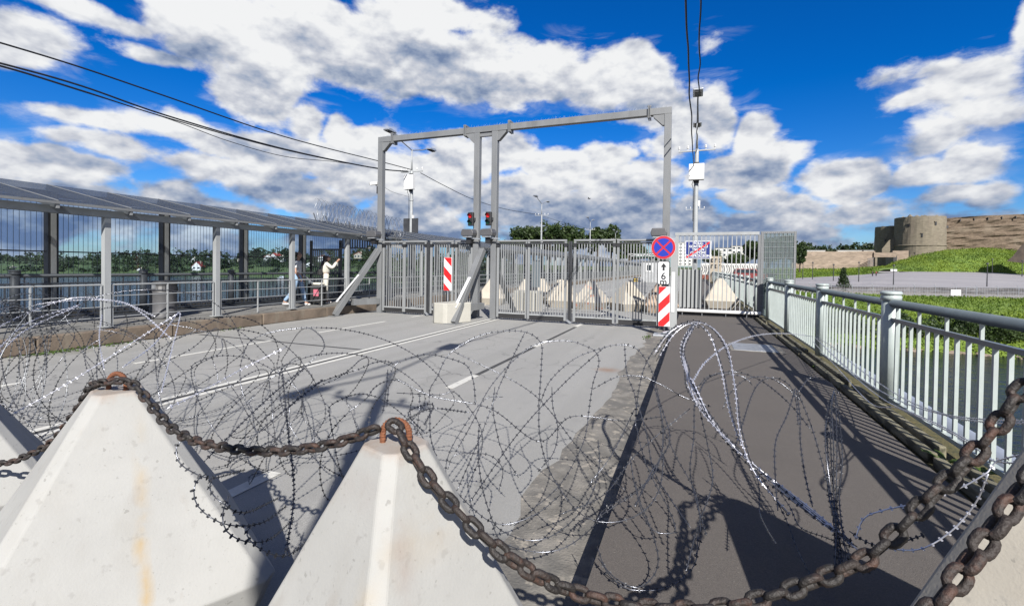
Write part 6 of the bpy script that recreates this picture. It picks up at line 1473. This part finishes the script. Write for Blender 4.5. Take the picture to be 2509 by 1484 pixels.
p0, p1 = W(1737, 665, 60), W(1767, 628, 60); MB().box(p0[0], p1[0], p0[1], p0[1]+.5, p0[2]-2, p1[2]).build('slab', M('tan_stone', (.42, .36, .28), .8), pt_)
wd = (p1[0]-p0[0]); 
for r in range(2):
    for k in range(3):
        x = p0[0]+wd*(.2+.3*k); z = p1[2]-.55-.75*r; MB().prism([(-.13, -.25), (.0, -.25), (.0, .1), (.13, .1), (.13, .25), (-.05, .25), (-.13, .1)] if (k+r) % 2 else [(-.13, -.25), (.13, -.25), (.13, -.1), (.0, .0), (.13, .12), (.13, .25), (-.13, .25)], (0, 1, 0), .02, (x, p0[1]-.021, z)).build('opening', MT['ink'], pt_)
tm = thing('terminal_fence', 'long white patterned terminal barrier behind the footway railing', 'barrier', tuple(W(1790, 655, 75)))
p0, p1 = W(1716, 655, 75), W(1856, 642, 75); MB().box(p0[0], p1[0], p0[1], p0[1]+.3, .9, 2.7).build('panel', MT['house_w'], tm); MB().box(p0[0], p1[0], p0[1]-.05, p0[1]+.3, .1, .88).build('brick_base', M('brick_red', (.30, .10, .07), .9, 0, .2, 3), tm)
rr = random.Random(6)
for k in range(26):
    x = p0[0]+(p1[0]-p0[0])*(k+.5)/26; z = 1.75; a = rr.uniform(.1, .3); MB().prism([(-.15, -.7), (-.02, -.7), (a, .0), (.02, .7), (-.12, .7), (a-.16, .0)], (0, 1, 0), .01, (x, p0[1]-.012, z)).build('grey_motif', MT['stonegrey'], tm)
vb = thing('red_vehicle', 'dark red vehicle parked behind the footway railing near the terminal barrier', 'vehicle', tuple(W(1838, 668, 68)))
p = W(1838, 672, 68); MB().prism([(-2.2, .3), (2.2, .3), (2.2, 1.0), (1.2, 1.15), (.7, 1.8), (-1.9, 1.8), (-2.2, 1.1)], (0, 1, 0), 1.8, (p[0], p[1], .1)).build('body', MT['redcast'], vb, bevel=.06)
MB().prism([(-1.8, 1.2), (.95, 1.2), (.6, 1.7), (-1.7, 1.7)], (0, 1, 0), .02, (p[0], p[1]-.022, .1)).build('window', MT['pane'], vb)
for s in (-1.4, 1.4): MB().tube([(p[0]+s, p[1]-.05, .42), (p[0]+s, p[1]+.25, .42)], .34, 14).build('wheel', MT['rubber'], vb)
bs = thing('chevron_bollard', 'small yellow and black striped bollard beside the far left kerb', 'bollard', tuple(G(1557, 697)))
p = G(1557, 690); 
for k in range(4): MB().box(p[0]-.22, p[0]+.22, p[1]-.2, p[1]+.2, .02+.13*k, .15+.13*k-.004).build('band', M('yellow_band', (.65, .45, .05), .6) if k % 2 == 0 else MT['ink'], bs)
# ------------------------------------------------------------------ people
def skin(V, E, name, mat, parent, sub=1, root=0):
    """V: list of (x, y, z, r)"""
    off = wloc(parent); me = bpy.data.meshes.new(name); me.from_pydata([tuple(Vector(v[:3])) for v in V], E, []); ob = bpy.data.objects.new('tmp', me); COL.objects.link(ob)
    md = ob.modifiers.new('skin', 'SKIN'); md.use_smooth_shade = True
    if not me.skin_vertices: bpy.context.view_layer.objects.active = ob
    sv = me.skin_vertices[0].data if me.skin_vertices else None
    if sv:
        for i, v in enumerate(V):
            r = v[3]; sv[i].radius = (r, r) if not isinstance(r, tuple) else r; sv[i].use_root = (i == root)
    s2 = ob.modifiers.new('sub', 'SUBSURF'); s2.levels = sub; s2.render_levels = sub
    bpy.context.view_layer.update(); out = bpy.data.meshes.new_from_object(ob.evaluated_get(bpy.context.evaluated_depsgraph_get())); bpy.data.objects.remove(ob)
    out.name = name; out.materials.clear(); out.materials.append(mat); o = bpy.data.objects.new(name, out); COL.objects.link(o); o.parent = parent; return o
def person(loc, yaw, label, pose, mats, group=None):
    """pose: joints in body frame (x right, y forward, z up)"""
    t = thing('person', label, 'person', loc, group); t.rotation_euler = (0, 0, yaw); J = pose; tt = t
    V = []; E = []; ix = {}
    def add(n, p, r, par=None):
        ix[n] = len(V); V.append((*p, r))
        if par is not None: E.append((ix[par], ix[n]))
    add('pelvis', J['pelvis'], .135); add('waist', J['waist'], .115, 'pelvis'); add('chest', J['chest'], .135, 'waist'); add('neckb', J['neck'], .06, 'chest')
    h = Vector(J['head']); nk = Vector(J['neck']); add('neck', nk.lerp(h, .35), .055, 'neckb'); add('jaw', h+Vector((0, .015, -.06)), .075, 'neck'); add('head', h+Vector((0, 0, .02)), .092, 'jaw'); add('crown', h+Vector((0, -.01, .10)), .062, 'head')
    add('nose', h+Vector((0, .095, -.01)), .018, 'head')
    for s in 'lr':
        add('ear'+s, h+Vector((.088*(-1 if s == 'l' else 1), -.005, 0)), .02, 'head')
        add('sh'+s, J['sh'+s], .055, 'chest'); add('el'+s, J['el'+s], .042, 'sh'+s); add('wr'+s, J['wr'+s], .028, 'el'+s)
        e, w = Vector(J['el'+s]), Vector(J['wr'+s]); d = (w-e).normalized(); sd = d.orthogonal().normalized(); add('palm'+s, w+d*.06, .032, 'wr'+s)
        for k in range(4): 
            b = w+d*(.10+.012*(1.5-abs(k-1.3)))+sd*(.026*(k-1.5)/1.5); add(f'f{k}{s}', b, .010, 'palm'+s); add(f'g{k}{s}', b+d*.05+d.cross(sd)*.018, .008, f'f{k}{s}')
        add('th'+s, w+d*.06+sd*.045, .011, 'palm'+s); add('tt'+s, w+d*.10+sd*.055, .009, 'th'+s)
        add('hip'+s, J['hip'+s], .095, 'pelvis'); add('kn'+s, J['kn'+s], .062, 'hip'+s); add('an'+s, J['an'+s], .042, 'kn'+s); a = Vector(J['an'+s]); add('toe'+s, a+Vector((0, .15, -.055)), .035, 'an'+s)
    skin(V, E, 'body', MT['skin'], t)
    # trousers and shirt as their own surfaces round the body
    TV = [(*J['pelvis'], .152), (*J['waist'], .125)]; TE = [(0, 1)]
    for s in 'lr':
        b = len(TV); hp, kn, an = Vector(J['hip'+s]), Vector(J['kn'+s]), Vector(J['an'+s])
        TV += [(*hp, .112), (*hp.lerp(kn, .5), .095), (*kn, .078), (*kn.lerp(an, .5), mats.get('flare', .066)), (*an.lerp(kn, .06), mats.get('flare', .062))]; TE += [(0, b)]+[(b+k, b+k+1) for k in range(4)]
    skin(TV, TE, 'trousers', MT[mats['legs']], t)
    ne, ch = Vector(J['neck']), Vector(J['chest'])
    SV = [(*J['waist'], mats.get('waist_r', .145)), (*J['chest'], .158), (*ch.lerp(ne, .75), .075), (*Vector(J['pelvis']).lerp(Vector(J['waist']), .4), mats.get('hem_r', .155))]; SE = [(0, 1), (1, 2), (0, 3)]
    for s in 'lr':
        b = len(SV); sh, el, wr = Vector(J['sh'+s]), Vector(J['el'+s]), Vector(J['wr'+s]); sl = mats.get('sleeve', .45)
        SV += [(*sh, .078)]; SE += [(1, b)]
        if sl <= .5: SV += [(*sh.lerp(el, sl*2), .070)]; SE += [(b, b+1)]
        else: SV += [(*el, .068), (*el.lerp(wr, (sl-.5)*2), .05)]; SE += [(b, b+1), (b+1, b+2)]
    skin(SV, SE, 'shirt', MT[mats['top']], t, root=1)
    for s in 'lr':
        a = Vector(J['an'+s]); skin([(*(a+Vector((0, -.05, -.045))), .045), (*(a+Vector((0, .06, -.05))), .045), (*(a+Vector((0, .17, -.06))), .034)], [(0, 1), (1, 2)], 'shoe', MT['white'], t)
    hv = [(*(h+Vector((0, -.015, .085))), .122), (*(h+Vector((0, -.055, .02))), .115), (*(h+Vector((0, -.06, -.06))), .085)]; he = [(0, 1), (1, 2)]
    if mats.get('long'):
        hv += [(*(h+Vector((.0, -.12, -.2))), .10), (*(h+Vector((0, -.17, -.38))), .085), (*(h+Vector((.02, -.17, -.55))), .04)]; he += [(2, 3), (3, 4), (4, 5)]
    skin(hv, he, 'hair', MT[mats['hair']], t)
    return t
base = dict(pelvis=(0, 0, .95), waist=(0, 0, 1.10), chest=(0, .01, 1.32), neck=(0, 0, 1.47), head=(0, .03, 1.62), shl=(-.19, 0, 1.42), shr=(.19, 0, 1.42), ell=(-.24, -.02, 1.14), elr=(.24, -.02, 1.14), wrl=(-.24, .08, .90), wrr=(.24, .08, .90), hipl=(-.095, 0, .92), hipr=(.095, 0, .92), knl=(-.10, .03, .50), knr=(.10, .03, .50), anl=(-.10, 0, .10), anr=(.10, 0, .10))
man = dict(base, knl=(-.10, .14, .52), anl=(-.10, .22, .10), knr=(.10, -.08, .50), anr=(.10, -.38, .13), elr=(.26, .02, 1.15), wrr=(.30, .14, .93), ell=(-.25, -.04, 1.15), head=(0, .04, 1.64))
mt = person((-11.95, 11.62, .345), R_(-62), 'walking person in white T-shirt and pale jeans with black sling bag pulling luggage', man, dict(legs='jeans', top='tee', hair='hair', sleeve=.42))
def hang(t, V, E, nm, mat): return skin(V, E, nm, MT[mat], t)
bg = thing('sling_bag', 'black sling bag worn across the back of the walking person', 'bag', (-11.95, 11.62, .345)); bg.rotation_euler = (0, 0, R_(-62))
skin([(-.05, -.17, 1.12), (-.02, -.19, 1.28), (.04, -.15, 1.42), (.12, .0, 1.49), (-.02, -.18, .95)] and [(-.05, -.17, 1.10, .10), (-.02, -.18, 1.26, .09), (.06, -.14, 1.42, .03), (.12, .0, 1.50, .02), (-.02, -.17, .96, .10)], [(0, 1), (1, 2), (2, 3), (0, 4)], 'bag_body', MT['blackcloth'], bg)
jk = thing('tied_jacket', 'dark navy jacket tied round the waist of the walking person', 'jacket', (-11.95, 11.62, .345)); jk.rotation_euler = (0, 0, R_(-62))
skin([(0, -.02, 1.0, .165), (.02, -.12, .84, .13), (.05, -.24, .70, .10), (-.08, -.14, .72, .10)], [(0, 1), (1, 2), (1, 3)], 'cloth', MT['navycloth'], jk)
lg = thing('luggage', 'dark wheeled luggage with pink patch and raised handle beside the walking person', 'luggage', (-11.72, 12.30, .345))
x, y, z = -11.72, 12.30, .345
MB().box(x-.22, x+.22, y-.16, y+.16, z+.06, z+.66).build('case', MT['blackcloth'], lg, bevel=.04); MB().box(x-.05, x+.16, y-.175, y-.162, z+.30, z+.52).build('pink_patch', MT['pink'], lg); MB().box(x-.16, x+.16, y-.13, y+.13, z+.66, z+.74).build('folded_top', MT['cream'], lg, bevel=.03)
MB().tube([(x-.12, y-.05, z+.6), (x-.3, y-.35, z+1.0)], .012, 6).tube([(x-.05, y-.05, z+.6), (x-.24, y-.38, z+1.0)], .012, 6).tube([(x-.3, y-.35, z+1.0), (x-.24, y-.38, z+1.0)], .016, 6).build('handle', MT['galv'], lg)
for s in (-.18, .18): MB().tube([(x+s, y-.12, z+.05), (x+s+.03, y-.12, z+.05)], .05, 10).build('wheel', MT['rubber'], lg)
wo = dict(base, elr=(.28, .18, 1.22), wrr=(.12, .36, 1.46), ell=(-.27, .16, 1.22), wrl=(-.06, .34, 1.40), head=(0, .06, 1.56), neck=(0, .01, 1.43), chest=(0, .0, 1.28), shl=(-.17, 0, 1.38), shr=(.17, 0, 1.38), knl=(-.10, .05, .49), anl=(-.11, .06, .09), knr=(.09, .0, .49), anr=(.10, -.06, .09))
person((-11.85, 12.75, .345), R_(-38), 'standing person in cream clothes with long dark hair raising a phone', wo, dict(legs='cream', top='cream', hair='hairb', long=True, sleeve=.95, flare=.085, waist_r=.165, hem_r=.17))
wb = thing('waist_bag', 'black bag hanging at the back of the person in cream', 'bag', (-11.85, 12.75, .345)); wb.rotation_euler = (0, 0, R_(-38))
o = MB().box(.02, .30, -.27, -.13, .98, 1.18).mesh('bag_body', MT['blackcloth']); oo = bpy.data.objects.new('bag_body', o); COL.objects.link(oo); oo.parent = wb; bv = oo.modifiers.new('b', 'BEVEL'); bv.width = .04; bv.segments = 2
o = MB().tube([(.28, -.2, 1.15), (.15, -.1, 1.38), (-.12, .02, 1.44)], .015, 6).mesh('strap', MT['blackcloth']); oo = bpy.data.objects.new('strap', o); COL.objects.link(oo); oo.parent = wb
ph = thing('phone', 'dark phone held up by the person in cream', 'phone', (-11.85, 12.75, .345)); ph.rotation_euler = (0, 0, R_(-38))
o = MB().box(-.0, .08, .43, .44, 1.42, 1.58).mesh('phone_body', MT['ink']); oo = bpy.data.objects.new('phone_body', o); COL.objects.link(oo); oo.parent = ph
sc2 = thing('suitcase', 'black upright suitcase standing behind the person in cream', 'suitcase', (-12.27, 12.66, .345))
MB().box(-12.45, -12.1, 12.55, 12.78, .40, 1.02).build('case', MT['blackcloth'], sc2, bevel=.03); MB().tube([(-12.38, 12.67, 1.0), (-12.38, 12.67, 1.12), (-12.17, 12.67, 1.12), (-12.17, 12.67, 1.0)], .012, 6).build('handle', MT['steel_d'], sc2)
for i, (x, c1, lb) in enumerate(((2137, 'blackcloth', 'tiny walker in black on the plaza, left of a pair'), (2146, 'redcast', 'tiny walker in dark red on the plaza, right of a pair'))):
    p = W(x, 677, 140); p[2] -= .1; person(tuple(p), R_(30), lb, base, dict(legs='blackcloth', top=c1, hair='hair', sleeve=.9))
bd = thing('bird', 'tiny dark bird gliding in the sky beneath the gantry beam', 'bird', tuple(W(1443, 487, 60)))
p = Vector(W(1443, 487, 60)); MB().tube([p+Vector((-.22, 0, 0)), p, p+Vector((.22, 0, .02))], [.01, .07, .02], 6).build('body', MT['ink'], bd)
MB().prism([(-.08, 0), (.08, 0), (.02, .5), (-.06, .5)], (0, 0, 1), .012, tuple(p), (1, 0, 0), (0, 1, .2)).build('wing', MT['ink'], bd); MB().prism([(-.08, 0), (.08, 0), (.02, -.5), (-.06, -.5)], (0, 0, 1), .012, tuple(p), (1, 0, 0), (0, 1, -.2)).build('wing', MT['ink'], bd)
